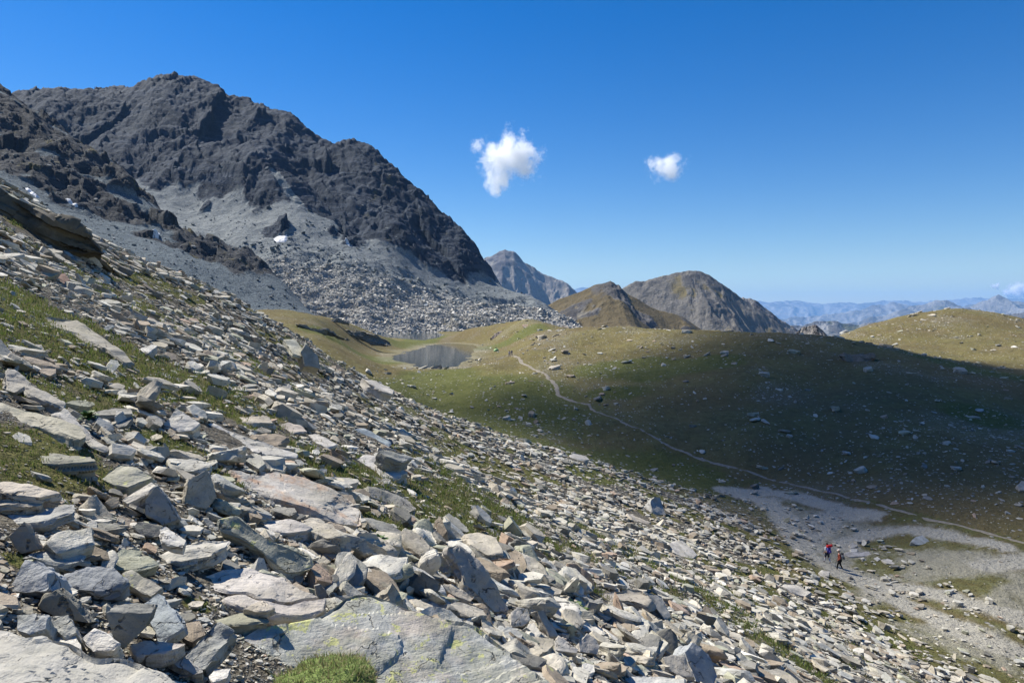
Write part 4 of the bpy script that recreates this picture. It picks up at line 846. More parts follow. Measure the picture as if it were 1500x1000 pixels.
slab('dark-edged dipping slab', 'long slab with a dark lower edge just uphill of the lone standing block', [(917, 752), (935, 750), (957, 765), (950, 769), (930, 762)], .45, WG, .1, nrm=(.42, .05, .9), at=(950, 768), dist=43)
slab('skyline boulder', 'oblong boulder alone on the skyline of the stony slope against shaded grass', [(834, 666), (840, 663), (858, 666), (864, 673), (850, 674), (836, 672)], 1.0, PG, .1, nrm=(.2, -.1, .97), at=(850, 675), dist=69)
slab('pale boulder at the slope foot', 'pale humped boulder at the grassy foot of the slope above the green strip', [(1143, 858), (1150, 853), (1165, 854), (1189, 868), (1180, 874), (1160, 868)], .6, PG, .1, nrm=(.3, -.3, .9), at=(1170, 873), dist=43)
slab('low pale outcrop', 'low pale rounded outcrop slab midway down the lower scree', [(978, 796), (990, 790), (1004, 793), (1023, 812), (1014, 819), (990, 810)], .7, PG, .1, nrm=(.38, -.12, .9), at=(1010, 818), dist=36)
slab('cut-off skyline slab', 'thick slab with a bright top jutting from the skyline above the shaded meadow', [(530, 551), (551, 557), (578, 571), (576, 577), (560, 572), (540, 560)], .6, PG, .1, nrm=(.42, -.05, .9), at=(560, 574), dist=42)
slab('blue blade slab', 'long bluish blade-like slab lying down the slope, beyond the rust-stained slab', [(518, 628), (532, 627), (555, 637), (573, 648), (571, 654), (547, 643)], .25, (.33, .375, .395), .02, nrm=(.4, -.12, .9), at=(560, 650), dist=15)
slab('dark square slab', 'dark square-ended slab just below the long bluish blade-like slab', [(553, 660), (572, 659), (592, 663), (604, 670), (590, 676), (566, 670)], .24, (.28, .285, .265), .2, nrm=(.4, -.15, .9), at=(590, 677), dist=11.5)
slab('broad white table slab', 'broad whitish table slab downhill of the dark square-ended slab', [(516, 671), (540, 664), (565, 672), (599, 692), (585, 699), (556, 699), (535, 684)], .2, (.5, .485, .455), .1, nrm=(.32, -.14, .93), at=(570, 699), dist=9.5)
slab('banded outcrop', 'dark banded rock outcrop with grassy top at the upper corner of the slope', [(-60, 224), (0, 268), (21, 282), (69, 306), (99, 325), (112, 330), (136, 344), (154, 360), (153, 372), (112, 368), (90, 367), (21, 336), (-60, 285)], 2.5, (.15, .135, .105), .1, nrm=(.48, -.82, .25), at=(90, 367), dist=33, name='rock_outcrop', cat='outcrop', layer=.3, amp=2.4, res=.13, strat=(.47, .12, .87))
slab('pale post of rock', 'small pale prism of rock propped against the dark banded outcrop', [(100, 331), (107, 328), (111, 345), (102, 347)], .4, (.45, .42, .36), .1, nrm=(.2, -.95, .1), at=(105, 347), dist=32)
slab('flat rock by the outcrop', 'thick layered slab with dark front and long tail, below the dark banded outcrop', [(57, 474), (72, 462), (114, 468), (146, 489), (200, 531), (180, 532), (150, 512), (112, 488), (84, 480)], .3, (.36, .34, .29), .35, nrm=(.36, -.03, .93), at=(112, 489), dist=8.2, layer=.05)
slab('white table stone', 'small white-topped table stone standing on a dark base', [(204, 511), (222, 503), (232, 506), (217, 518)], .16, WH, .02, nrm=(.25, -.2, .95), at=(217, 518), dist=8.6)
slab('double block on the skyline', 'upright square-cut block near the upper skyline beside the mossy ledges', [(441, 515), (448, 503), (466, 522), (470, 540), (446, 536)], .8, (.37, .36, .32), .2, nrm=(.5, -.75, .42), at=(455, 538), dist=36)
slab('yellowish triangle slab', 'broad yellowish slab dipping toward the upright square-cut block', [(416, 497), (432, 496), (445, 512), (441, 521), (430, 518)], .3, (.47, .46, .38), .2, nrm=(.38, -.3, .88), at=(435, 520), dist=36)
slab('brown slab on the upper slope', 'brown-red slab lying high on the slope among grey stones', [(82, 403), (95, 400), (104, 412), (92, 416)], .12, (.36, .245, .20), .05, nrm=(.42, -.3, .86), at=(95, 416), dist=17)
# boulders out on the valley floor
def low(short, label, px, thick, col, **k): return slab(short, label, px, thick, col, name='boulder', cat='boulder', **k)
low('long boulder by the hikers', 'long flat-topped boulder on the gravel close by the two hikers', [(1236, 810), (1243, 807), (1258, 808), (1273, 807), (1277, 813), (1262, 815), (1244, 815)], .5, (.41, .395, .38), nrm=(.05, -.25, .96), at=(1255, 815), dist=59.2)
low('upper stone behind the long boulder', 'grey stone with a pale top standing just behind the long boulder', [(1244, 797), (1249, 794), (1256, 797), (1255, 801), (1247, 802)], .5, PG, nrm=(.05, -.4, .9), at=(1250, 802), dist=62)
low('lower stone behind the long boulder', 'small white stone wedged between the long boulder and the stone behind it', [(1245, 804), (1250, 802), (1256, 804), (1256, 808), (1248, 808)], .4, WH, nrm=(.05, -.4, .9), at=(1250, 808), dist=60.4)
low('flat stones past the long boulder', 'flat grey slab lying on gravel past the end of the long boulder', [(1290, 819), (1300, 817), (1317, 823), (1314, 826), (1298, 824)], .22, PG, nrm=(.05, -.05, .99), at=(1305, 826), dist=58.5)
low('white stone past the long boulder', 'small white stone between the long boulder and the flat grey slab', [(1280, 817), (1285, 815), (1290, 818), (1285, 821)], .25, WH, nrm=(0, -.2, .97), at=(1285, 821), dist=59)
low('blue-grey boulder on the gravel', 'blue-grey boulder with a humped top alone on the shaded gravel', [(1334, 793), (1341, 785), (1350, 783), (1362, 792), (1360, 797), (1342, 797)], .6, (.33, .355, .365), nrm=(.05, -.35, .93), at=(1348, 797), dist=61)
low('pale boulder at the margin', 'big pale boulder half cut by the margin on the far grassy slope', [(1490, 710), (1497, 704), (1512, 706), (1512, 719), (1494, 718)], .8, WG, nrm=(-.1, -.5, .85), at=(1500, 719), dist=75)
low('pale stone below the hikers', 'pale stone in the grass just below the path from the hikers', [(1198, 838), (1204, 834), (1216, 837), (1214, 843), (1203, 844)], .4, PG, nrm=(.1, -.3, .95), at=(1207, 844), dist=55)
print('heroes', len(HEROES))
# ------------------------------------------------------------------ scree: the largest few hundred stones are things, the rest one mass
def hidden_by_hero(u, v, y, s):
    bad = np.zeros(len(u), bool)
    for short, c, px, hy, hs in HEROES:
        lo, hi = px.min(0) - 60, px.max(0) + 80
        near = np.where((u > lo[0]) & (u < hi[0]) & (v > lo[1]) & (v < hi[1]) & (np.abs(y - hy) < max(1.2 * hs, .25 * hy)))[0]
        if not len(near): continue
        r = s[near] / y[near] * FPX * .42
        sd = poly_sd(u[near], v[near], px)
        front = y[near] < hy * 1.06
        bad[near] |= (sd > -r * .6) & front & (s[near] > .05 * hs)
        bad[near] |= (sd > 0) & front & (s[near] > .025 * hs)
        bad[near] |= (sd > 0) & (s[near] > .3 * hs)
    return bad
N = 160000
X = rng.uniform(-1.0, .86, N); y = np.exp(rng.uniform(math.log(1.6), math.log(92), N)); x = X * y
smin = .0050 * y; s = np.clip(smin * rng.random(N) ** (-1 / np.interp(y, [6, 14, 30], [1.55, 1.78, 2.15])), 0, 1.1 * np.clip(.3 + y * .014, .3, .95))
tm_ = np.clip(turf_mask(x, y) * 1.7, 0, 1); keep = rng.random(N) < scree_mask(x, y) * (1 - np.where(s > .022 * y, .93, .8) * tm_)
s = s * np.exp(1.5 * fbm(x * .22 + .1 * y, y * .17, 95, 3)); s = np.minimum(s, np.interp(y, [3, 8, 14, 40], [.45, .62, .6, .95]))
# sparse stones reach out over the edge of the meadow
keep |= (rng.random(N) < .16) & (x < np.interp(y, _ty, _tx) + 14) & (y < 84) & (y > 20)
x, y, s = x[keep], y[keep], s[keep]; N = len(x)
nt_ = g_normal(x, y); nr = nt_ * .8 + np.array([0, 0, .2]) + rng.normal(0, .21, (N, 3)) * np.interp(y, [8, 25], [1, .62])[:, None]; up_ = rng.random(N) < np.interp(y, [8, 20], [.09, .045]); nr[up_] += rng.normal(0, .9, (up_.sum(), 3)); nr[:, 2] = np.abs(nr[:, 2]) + .1
arch = rng.choice(len(ARCH), N, p=AW); tid = rng.choice(len(PAL), N, p=PW)
z = mesh_h(x, y) + s * rng.uniform(.02, .26, N)
Rm = frames(nr, rng.uniform(0, 6.283, N))
tint = np.c_[np.clip(PC[tid] * rng.normal(1, .10, (N, 1)), .05, .75), np.clip(rng.random(N) ** 2 * .8, 0, 1)]
pu, pv_ = UC + x / y * FPX, VH - z / y * FPX
ok = ~hidden_by_hero(pu, pv_, y, s)
for wu, wv in ((1212, 822), (1231, 828)): ok &= (np.hypot(pu - wu, pv_ - wv) > 22) | (y < 45)
x, y, z, s, nr, arch, tid, Rm, tint, pu, pv_ = [a[ok] for a in (x, y, z, s, nr, arch, tid, Rm, tint, pu, pv_)]; N = len(x)
px_size = s / y * FPX
vis = (pu > 4) & (pu < 1496) & (pv_ > 100) & (pv_ < 990)
order = np.argsort(-px_size * vis); chosen = []
for i in order[:1500]:
    if len(chosen) >= 300 - 74: break
    if g_ray(pu[i], pv_[i])[1] > y[i] * .8 and abs(g_ray(pu[i], pv_[i] + 1)[1] - y[i]) < .35 * y[i] + 1: chosen.append(i)
chosen = np.array(chosen); rest = np.ones(N, bool); rest[chosen] = False
SHAPEW = {'plate': 'thin plate', 'slab': 'flat slab', 'block': 'blocky stone', 'splinter': 'narrow splinter', 'wedge': 'wedge-shaped stone'}
ORD = ['', 'second ', 'third ', 'fourth ', 'fifth ', 'sixth ', 'seventh ', 'eighth ', 'ninth ', 'tenth ']
def relation(d, c):
    if abs(d[0]) > abs(d[1]): return 'uphill of' if d[0] < 0 else 'downhill of'
    return 'beyond' if d[1] > 0 else 'in front of'
used = {}
def name_by_neighbour(rows, marks):
    """rows: (index, word, position); gives each a label by its look and the landmark nearest to it, counted outward where looks repeat"""
    buckets = {}
    for i, w, p in rows:
        k = min(range(len(marks)), key=lambda q: np.hypot(*(marks[q][1][:2] - p[:2])))
        d = p - marks[k][1]; buckets.setdefault((w, relation(d, p), marks[k][0]), []).append((np.hypot(d[0], d[1]), i))
    out = {}
    for (w, rel, m), L in buckets.items():
        for n_, (d, i) in enumerate(sorted(L)):
            out[i] = f'{w} {rel} the {m}' if len(L) == 1 else (f'{ORD[n_] if n_ else "nearest "}{w} {rel} the {m}' if n_ < 10 else f'{w} far {rel} the {m}')
    return out
marks = [(h[0], h[1]) for h in HEROES if h[3] < 60 and h[0] not in ('chip on the mossy slab',)]
rows = []
for i in chosen:
    til = nr[i][2] / np.linalg.norm(nr[i]); tw = 'upended ' if til < .55 else 'tilted ' if til < .78 else ''
    rows.append((int(i), f'{tw}{PAL[tid[i]][0]} {SHAPEW[ARCH[arch[i]][0]]}', np.array([x[i], y[i], z[i]])))
labs = name_by_neighbour(rows, marks)
for i in chosen:
    o = bpy.data.objects.new('schist_rock', ARCH[arch[i]][3]); sc.collection.objects.link(o)
    Mx = Matrix(Rm[i].tolist()).to_4x4(); o.matrix_world = Matrix.Translation((x[i], y[i], z[i])) @ Mx @ Matrix.Diagonal((s[i], s[i], s[i], 1))
    o.color = tuple(tint[i]); tag(o, labs[int(i)], 'rock', 'stones of the scree slope', 'thing')
tag(scatter_mesh('scree', arch[rest], np.c_[x, y, z][rest], Rm[rest], s[rest], tint[rest], M_SCREE), kind='stuff')

# stones and boulders strewn over the meadow
N = 34000
X = rng.uniform(-.34, .85, N); y = np.exp(rng.uniform(math.log(40), math.log(330), N)); x = X * y
dens = sstep(-.12, .4, fbm(x * .045, y * .035, 61, 4)) * .6 + .10 + .7 * sstep(.1, .4, fbm(x * .12, y * .09, 63, 4))
for u, v, a, b in ((750, 605, 70, 26), (620, 575, 50, 14), (1330, 480, 90, 14), (1420, 650, 160, 70), (1300, 690, 160, 60), (960, 520, 90, 24), (1150, 660, 120, 50), (880, 545, 60, 12), (640, 530, 120, 12), (1200, 720, 150, 24), (1400, 730, 120, 50)):
    p = g_ray(u, v); q1, q0 = g_ray(u, v - b)[1], g_ray(u, v + b)[1]
    dens = np.maximum(dens, 1.0 * (1 - sstep(.4, 1.2, np.hypot((x - p[0]) / (a / FPX * p[1]), (y - p[1]) / max(3, abs(q1 - q0) / 2)))))
keep = (rng.random(N) < dens * np.where(poly_sd(x, y, GRAVEL) > 0, .4, 1)) & (poly_sd(x, y, LAKE) < -.5) & (poly_sd(x, y, LAKE2) < -2) & (line_d(x, y, TRAIL) > 1.2) & (line_d(x, y, TRAIL2) > 1.6) & (x > np.interp(y, _ty, _tx, right=-30) - 2)
x, y = x[keep], y[keep]; N = len(x)
s = np.clip(.0014 * y * rng.random(N) ** (-1 / 1.9), 0, .02 * y)
z = mesh_h(x, y) + s * rng.uniform(.0, .12, N); nr = g_normal(x, y) + rng.normal(0, .16, (N, 3)); arch = rng.choice(len(ARCH), N, p=AW)
tid = rng.choice(len(PAL), N, p=PW); tint = np.c_[np.clip(PC[tid] * rng.normal(.95, .1, (N, 1)), .05, .7), rng.random(N) * .3]; Rm = frames(nr, rng.uniform(0, 6.283, N))
pu, pv_ = UC + x / y * FPX, VH - z / y * FPX; clear = np.ones(N, bool)
for cu, cv, r in ((1212, 815, 26), (1231, 820, 26), (748, 507, 8), (727, 501, 8)): clear &= np.hypot(pu - cu, pv_ - cv) > r
order = np.argsort(-(s / y) * ((pu > 5) & (pu < 1495) & (pv_ < 985) & clear)); chosen = []
for i in order:
    if len(chosen) >= 110: break
    if abs(g_ray(pu[i], pv_[i])[1] - y[i]) < .12 * y[i]: chosen.append(i)
chosen = np.array(chosen); rest = clear.copy(); rest[chosen] = False
def gp(u, v): return g_ray(u, v)
MARKS = [('trail bend below the lake', gp(820, 580)), ('lake shore', gp(640, 540)), ('upper end of the trail', gp(770, 532)), ('crest of the knoll', gp(1100, 500)), ('hollow under the knoll', gp(900, 540)), ('long boulder by the hikers', gp(1255, 815)), ('blue-grey boulder on the gravel', gp(1345, 795)), ('pale boulder at the margin', gp(1490, 715)), ('middle of the trail', gp(1000, 663)), ('lower end of the trail', gp(1400, 768)), ('shaded stony slope over the trail', gp(1280, 650)), ('far sunlit hill', gp(1380, 480)), ('green saddle past the lake', gp(730, 485)), ('dip before the far hill', gp(1440, 545)), ('gravel patch at the slope foot', gp(1110, 725)), ('shaded boulder field', gp(750, 605)), ('grassy ledges before the lake', gp(530, 510)), ('lower gravel flat', gp(1400, 920)), ('green strip at the slope foot', gp(1270, 930))]
SH2 = {'plate': 'flat boulder', 'slab': 'low boulder', 'block': 'blocky boulder', 'splinter': 'narrow boulder', 'wedge': 'wedge-shaped boulder'}
labs = name_by_neighbour([(int(i), f'{PAL[tid[i]][0]} {SH2[ARCH[arch[i]][0]]}', np.array([x[i], y[i], z[i]])) for i in chosen], MARKS)
for i in chosen:
    o = bpy.data.objects.new('boulder', ARCH[arch[i]][3]); sc.collection.objects.link(o)
    o.matrix_world = Matrix.Translation((x[i], y[i], z[i])) @ Matrix(Rm[i].tolist()).to_4x4() @ Matrix.Diagonal((s[i], s[i], s[i] * 1.15, 1))
    o.color = tuple(tint[i]); tag(o, labs[int(i)], 'boulder', 'boulders strewn over the meadow', 'thing')
tag(scatter_mesh('meadow_stones', arch[rest], np.c_[x, y, z][rest], Rm[rest], s[rest], tint[rest], M_SCREE), kind='stuff')

# moraine and debris under the cliffs
BL = [k for k in range(len(ARCH)) if ARCH[k][0] in ('block', 'wedge', 'slab')]
def heap(name, n_, xr, yr, hf, wf, smin, pw, smax, cols, seed):
    r = np.random.default_rng(seed); X = r.uniform(*xr, n_); y = np.exp(r.uniform(math.log(yr[0]), math.log(yr[1]), n_)); x = X * y
    k = r.random(n_) < wf(x, y); x, y = x[k], y[k]; n_ = len(x)
    s = np.clip(smin * y * r.random(n_) ** (-1 / pw), 0, smax * y); z = hf(x, y) + s * r.uniform(-.05, .25, n_)
    c = np.array(cols)[r.integers(0, len(cols), n_)] * r.normal(1, .14, (n_, 1))
    nr = np.c_[r.normal(0, .4, (n_, 2)), np.ones(n_)]
    tag(scatter_mesh(name, np.array(BL)[r.integers(0, len(BL), n_)], np.c_[x, y, z], frames(nr, r.uniform(0, 6.28, n_)), s, np.c_[np.clip(c, .03, .7), c[:, 0] * 0], M_HEAP), kind='stuff')
def heap_mat():
    n = NT('moraine_stone'); a = n.attr('tint'); P = n.attr('lc').outputs['Vector']; f = n.noise(P, .9, 4, .6)
    n.color(n.mix(n.rng(f, .3, .7), n.mix(1, a.outputs['Color'], (.7, .71, .72), 'MULTIPLY'), n.mix(1, a.outputs['Color'], (1.15, 1.14, 1.1), 'MULTIPLY')))
    n.normal(n.bump(f, .5, .3)); return n.m
M_HEAP = heap_mat()
heap('moraine_boulders', 85000, (-.36, .11), (520, 860), m_h, lambda x, y: np.clip(m_pale(x, y) * 1.1, 0, 1) * .95, .0011, 2.1, .0068, [(.52, .49, .435), (.58, .55, .49), (.46, .435, .39), (.38, .36, .325)], 5)
heap('dark_debris', 14000, (-.5, .02), (560, 860), m_h, lambda x, y: np.clip(m_mor(x, y) - m_pale(x, y) + .12, 0, 1) * .9, .0014, 2.3, .008, [(.135, .155, .16), (.18, .195, .195), (.11, .125, .132)], 6)
heap('spur_scree', 7000, (-.8, -.3), (330, 480), s_h, lambda x, y: .5 + 0 * x, .0012, 2.4, .007, [(.13, .145, .152), (.17, .18, .185), (.21, .21, .205)], 7)

# ------------------------------------------------------------------ turf between the stones
def blades(name, x, y, z, hgt, lean, mat, col, k=5, seed=3, width=.12):
    r = np.random.default_rng(seed); n_ = len(x); x = np.repeat(x, k); y = np.repeat(y, k); z = np.repeat(z, k); h = np.repeat(hgt, k) * r.uniform(.5, 1.1, n_ * k); c = np.repeat(col, k, 0) * r.normal(1, .15, (n_ * k, 1))
    a = r.uniform(0, 6.28, n_ * k); sp = np.repeat(hgt, k) * .7; bx = x + r.normal(0, 1, n_ * k) * sp; by = y + r.normal(0, 1, n_ * k) * sp
    bz = z - .01; w = h * width; dx, dy = np.cos(a), np.sin(a); l = lean * h * r.uniform(.2, 1, n_ * k); b = a + 1.57 + r.normal(0, .4, n_ * k)
    lx, ly = np.cos(b) * l, np.sin(b) * l
    V = np.stack([np.c_[bx - dx * w, by - dy * w, bz], np.c_[bx + dx * w, by + dy * w, bz], np.c_[bx + lx * .4 + dx * w * .6, by + ly * .4 + dy * w * .6, bz + h * .6], np.c_[bx + lx, by + ly, bz + h], np.c_[bx + lx * .4 - dx * w * .6, by + ly * .4 - dy * w * .6, bz + h * .6]], 1)
    q = np.arange(n_ * k)[:, None] * 5 + np.array([[0, 1, 2, 3, 4]])
    return link(name, mesh_np(name, V.reshape(-1, 3), q.reshape(-1), np.full(n_ * k, 5), mat, {'tint': np.repeat(np.c_[np.clip(c, 0, 1), np.ones(n_ * k)], 5, 0)}))
def blade_mat():
    n = NT('turf_blades'); n.color(n.attr('tint').outputs['Color']); n.p.inputs['Roughness'].default_value = .7
    n.p.inputs['Subsurface Weight'].default_value = 0
    tr = n.node('BsdfTranslucent'); n.put(tr.inputs['Color'], n.attr('tint').outputs['Color']); ms = n.node('MixShader'); ms.inputs[0].default_value = .3
    n.l.new(n.p.outputs[0], ms.inputs[1]); n.l.new(tr.outputs[0], ms.inputs[2]); n.l.new(ms.outputs[0], n.out.inputs['Surface']); return n.m
M_BL = blade_mat()
N = 120000; X = rng.uniform(-1, .8, N); y = np.exp(rng.uniform(math.log(2), math.log(75), N)); x = X * y
k_ = rng.random(N) < np.clip((turf_mask(x, y) - .18) * 2.2, 0, 1) * np.clip(scree_mask(x, y) * 1.3, 0, 1); x, y = x[k_], y[k_]
gcol = np.array([(.15, .195, .045), (.19, .22, .065), (.25, .23, .10), (.11, .15, .04), (.27, .235, .125)])[rng.choice(5, len(x), p=[.3, .28, .2, .14, .08])]
tag(blades('grass', x, y, mesh_h(x, y), np.clip(.0062 * y, .022, .12), .8, M_BL, gcol), kind='stuff')
# ------------------------------------------------------------------ plants by the camera
def cushion(px, dist):
    px = np.array(px, float); c = px.mean(0); P0 = Vector(((c[0] - UC) / FPX, 1, (VH - 1010) / FPX)) * dist
    root = bpy.data.objects.new('moss_cushion', None); sc.collection.objects.link(root); root.location = P0
    tag(root, 'round bright green moss cushion growing at the foot of the big lichened slab', 'moss')
    bm = bmesh.new(); bmesh.ops.create_icosphere(bm, subdivisions=5, radius=1)
    for v in bm.verts:
        p = v.co.copy(); k = 1 + .22 * mn.noise(p * 1.6) + .11 * mn.noise(p * 4.5) + .05 * mn.noise(p * 12)
        v.co = Vector((p.x * .2 * k, p.y * .2 * k, p.z * .085 * k))
    n = NT('moss_green'); tc = n.node('TexCoord').outputs['Object']; f = n.noise(tc, 22, 5, .7); g = n.noise(tc, 5, 3)
    n.color(n.mix(n.rng(f, .3, .7), (.10, .14, .035), n.mix(n.rng(g, .55, .7), (.20, .26, .075), (.20, .15, .085)))); n.normal(n.bump(f, 1, .03))
    me = finish(bm, 'dome', n.m, angle=180); o = link('dome', me, root)
    co = np.array([v.co[:] for v in me.vertices]); nn = np.array([v.normal[:] for v in me.vertices]); r = np.random.default_rng(4)
    kx = r.integers(0, len(co), 9000); kx = kx[co[kx, 2] > -.03]; base = co[kx] + r.normal(0, .004, (len(kx), 3)); m = len(kx)
    a = r.uniform(0, 6.28, m); h = r.uniform(.004, .016, m)[:, None]; d = np.c_[np.cos(a), np.sin(a), 0 * a] * .0022; tip = base + nn[kx] * h + r.normal(0, .009, (m, 3)) + [[0, 0, .004]]
    V = np.stack([base - d, base + d, tip], 1).reshape(-1, 3)
    col = np.array([(.20, .26, .075), (.26, .30, .10), (.16, .21, .06), (.31, .29, .14), (.27, .20, .11)])[r.integers(0, 5, m)] * r.normal(1, .2, (m, 1)).clip(.4, 1.5)
    tuft = link('shoots', mesh_np('shoots', V, np.arange(m * 3), np.full(m, 3), M_BL, {'tint': np.repeat(np.c_[col, np.ones(m)], 3, 0)}), root); tuft['kind'] = 'stuff'
    return root
cushion([(400, 996), (440, 960), (473, 950), (507, 953), (530, 973), (533, 1000)], 2.72)
def leafy(name, label, u, v, dist, n_, L, cols, up=.7, seed=1):
    r = random.Random(seed); P0 = Vector(((u - UC) / FPX, 1, (VH - v) / FPX)) * dist; z = mesh_h([P0.x], [P0.y])[0]; 
    bm = bmesh.new(); Ls = bmesh.new()
    for i in range(n_):
        a = r.random() * 6.28; e = r.uniform(.25, 1.2); ln = L * r.uniform(.6, 1.1); w = ln * .17
        d = Vector((math.cos(a) * math.cos(e), math.sin(a) * math.cos(e), math.sin(e))); sd = d.cross(Vector((0, 0, 1))).normalized(); q = []
        for t, ww in ((0, .15), (.3, .8), (.6, 1), (.85, .6), (1, .05)):
            c = d * ln * t + Vector((0, 0, -.35 * ln * t * t)); q.append((bm.verts.new(c - sd * w * ww), bm.verts.new(c + Vector((0, 0, -.02 * ln)) + sd * w * ww)))
        for (a1, b1), (a2, b2) in zip(q[:-1], q[1:]): bm.faces.new((a1, b1, b2, a2))
    n = NT(name + '_leaf'); f = n.noise(n.node('TexCoord').outputs['Object'], 12, 3); n.color(n.mix(n.rng(f, .35, .65), cols[0], cols[1])); n.p.inputs['Roughness'].default_value = .55
    me = bpy.data.meshes.new('leaves'); bm.to_mesh(me); bm.free(); me.materials.append(n.m)
    o = link(name, me); o.location = (P0.x, P0.y, max(P0.z, z) + .0); tag(o, label, 'plant'); return o
leafy('leafy_plant', 'dark green leafy plant tuft growing among stones before the brown overhanging slab', 842, 899, 8.3, 60, .2, ((.045, .085, .022), (.09, .14, .035)), seed=2)
leafy('leafy_plant', 'yellowing leafy plant close beside the dark green leafy tuft', 856, 896, 8.5, 26, .16, ((.2, .21, .07), (.28, .27, .11)), seed=3)
leafy('leafy_plant', 'low green leafy tuft in the gap below the bullet-shaped pale stone', 912, 946, 8.0, 40, .13, ((.05, .09, .025), (.10, .15, .04)), seed=4)
leafy('leafy_plant', 'leafy green plant in the turf beside the dark layered block with a pale lip', 128, 612, 5.6, 70, .11, ((.05, .10, .02), (.11, .17, .04)), seed=5)
leafy('leafy_plant', 'small leafy plant in the dark gap under the end of the rust-stained slab', 556, 792, 6.2, 40, .1, ((.045, .09, .022), (.09, .14, .035)), seed=6)

# ------------------------------------------------------------------ snow left in the gullies
M_SNOW = flat_mat('old_snow', (.62, .63, .65), .6, .05, .2)
def snow(label, px, y0, hf, seed):
    """drapes a snow patch with its own thickness on the mountain side"""
    px = np.array(px, float); c = px.mean(0); ys = np.linspace(y0 * .8, y0 * 1.25, 400)
    def hit(u, v):
        xs = (u - UC) / FPX * ys; d = hf(xs, ys) - (VH - v) / FPX * ys; k = np.where((d[1:] >= 0) & (d[:-1] < 0))[0]
        yy = ys[k[0]] if len(k) else y0; return np.array([(u - UC) / FPX * yy, yy])
    px = c + (px - c) * .8; W_ = np.array([hit(u, v) for u, v in px]); lo, hi = W_.min(0), W_.max(0); n_ = 36
    Xg, Yg = np.meshgrid(np.linspace(lo[0] - 1, hi[0] + 1, n_), np.linspace(lo[1] - 1, hi[1] + 1, n_)); size = (hi - lo).max()
    sd = poly_sd(Xg, Yg, W_) + fbm(Xg / size * 6, Yg / size * 6, seed, 3) * size * .06
    Z = hf(Xg.ravel(), Yg.ravel()).reshape(Xg.shape) + np.clip(sd, -2, 2.0) * .8 + .3
    o = grid_mesh('snow_patch', Xg, Yg, Z, M_SNOW, kind=None); tag(o, label, 'snow', 'old snow patches on the mountain'); return o
snow('largest white snow patch, lying under the cliffs of the dark mountain', [(399, 350), (408, 345), (416, 346), (421, 343), (423, 351), (418, 356), (404, 355)], 690, m_h, 1)
snow('small slanting snow patch under the brown crag beside the largest snow patch', [(503, 352), (509, 353), (516, 358), (512, 361)], 735, m_h, 2)
snow('tiny snow remnant on the debris below the largest snow patch', [(391, 399), (399, 398), (402, 402), (394, 403)], 640, m_h, 3)
snow('lowest tiny snow spot on the grey debris', [(395, 411), (399, 410), (399, 414), (395, 414)], 620, m_h, 4)
snow('bright snow streak at the top of the blue-grey scree', [(95, 290), (101, 290), (115, 301), (112, 302)], 385, s_h, 5)
snow('snow streak partly hidden by the crest of the near slope', [(33, 274), (39, 274), (58, 289), (60, 291), (54, 290)], 395, s_h, 6)
snow('thin snow sliver under the lower rock band of the spur', [(222, 336), (234, 341), (233, 344), (226, 340)], 388, s_h, 7)

# ------------------------------------------------------------------ people
def body_mesh(name, joints, edges, mat, levels=2, root=0):
    """joints: (x, y, z, rx, ry); one continuous skinned surface"""
    me = bpy.data.meshes.new(name); me.from_pydata([j[:3] for j in joints], edges, [])
    o = bpy.data.objects.new(name, me); sc.collection.objects.link(o)
    md = o.modifiers.new('skin', 'SKIN'); md.use_smooth_shade = True
    sv = me.skin_vertices[0].data if me.skin_vertices else None
    if sv is None:
        bpy.context.view_layer.update(); sv = me.skin_vertices[0].data
    for k, j in enumerate(joints): sv[k].radius = (j[3], j[4] if len(j) > 4 else j[3]); sv[k].use_root = (k == root)
    sb = o.modifiers.new('sub', 'SUBSURF'); sb.levels = levels; sb.render_levels = levels
    dg = bpy.context.evaluated_depsgraph_get(); dg.update(); ev = o.evaluated_get(dg)
    m2 = bpy.data.meshes.new_from_object(ev, preserve_all_data_layers=False, depsgraph=dg)
    bpy.data.objects.remove(o); m2.name = name; m2.materials.clear(); m2.materials.append(mat)
    m2.polygons.foreach_set('use_smooth', np.ones(len(m2.polygons), bool)); return m2
SKIN = flat_mat('skin', (.42, .26, .19), .6, .06)
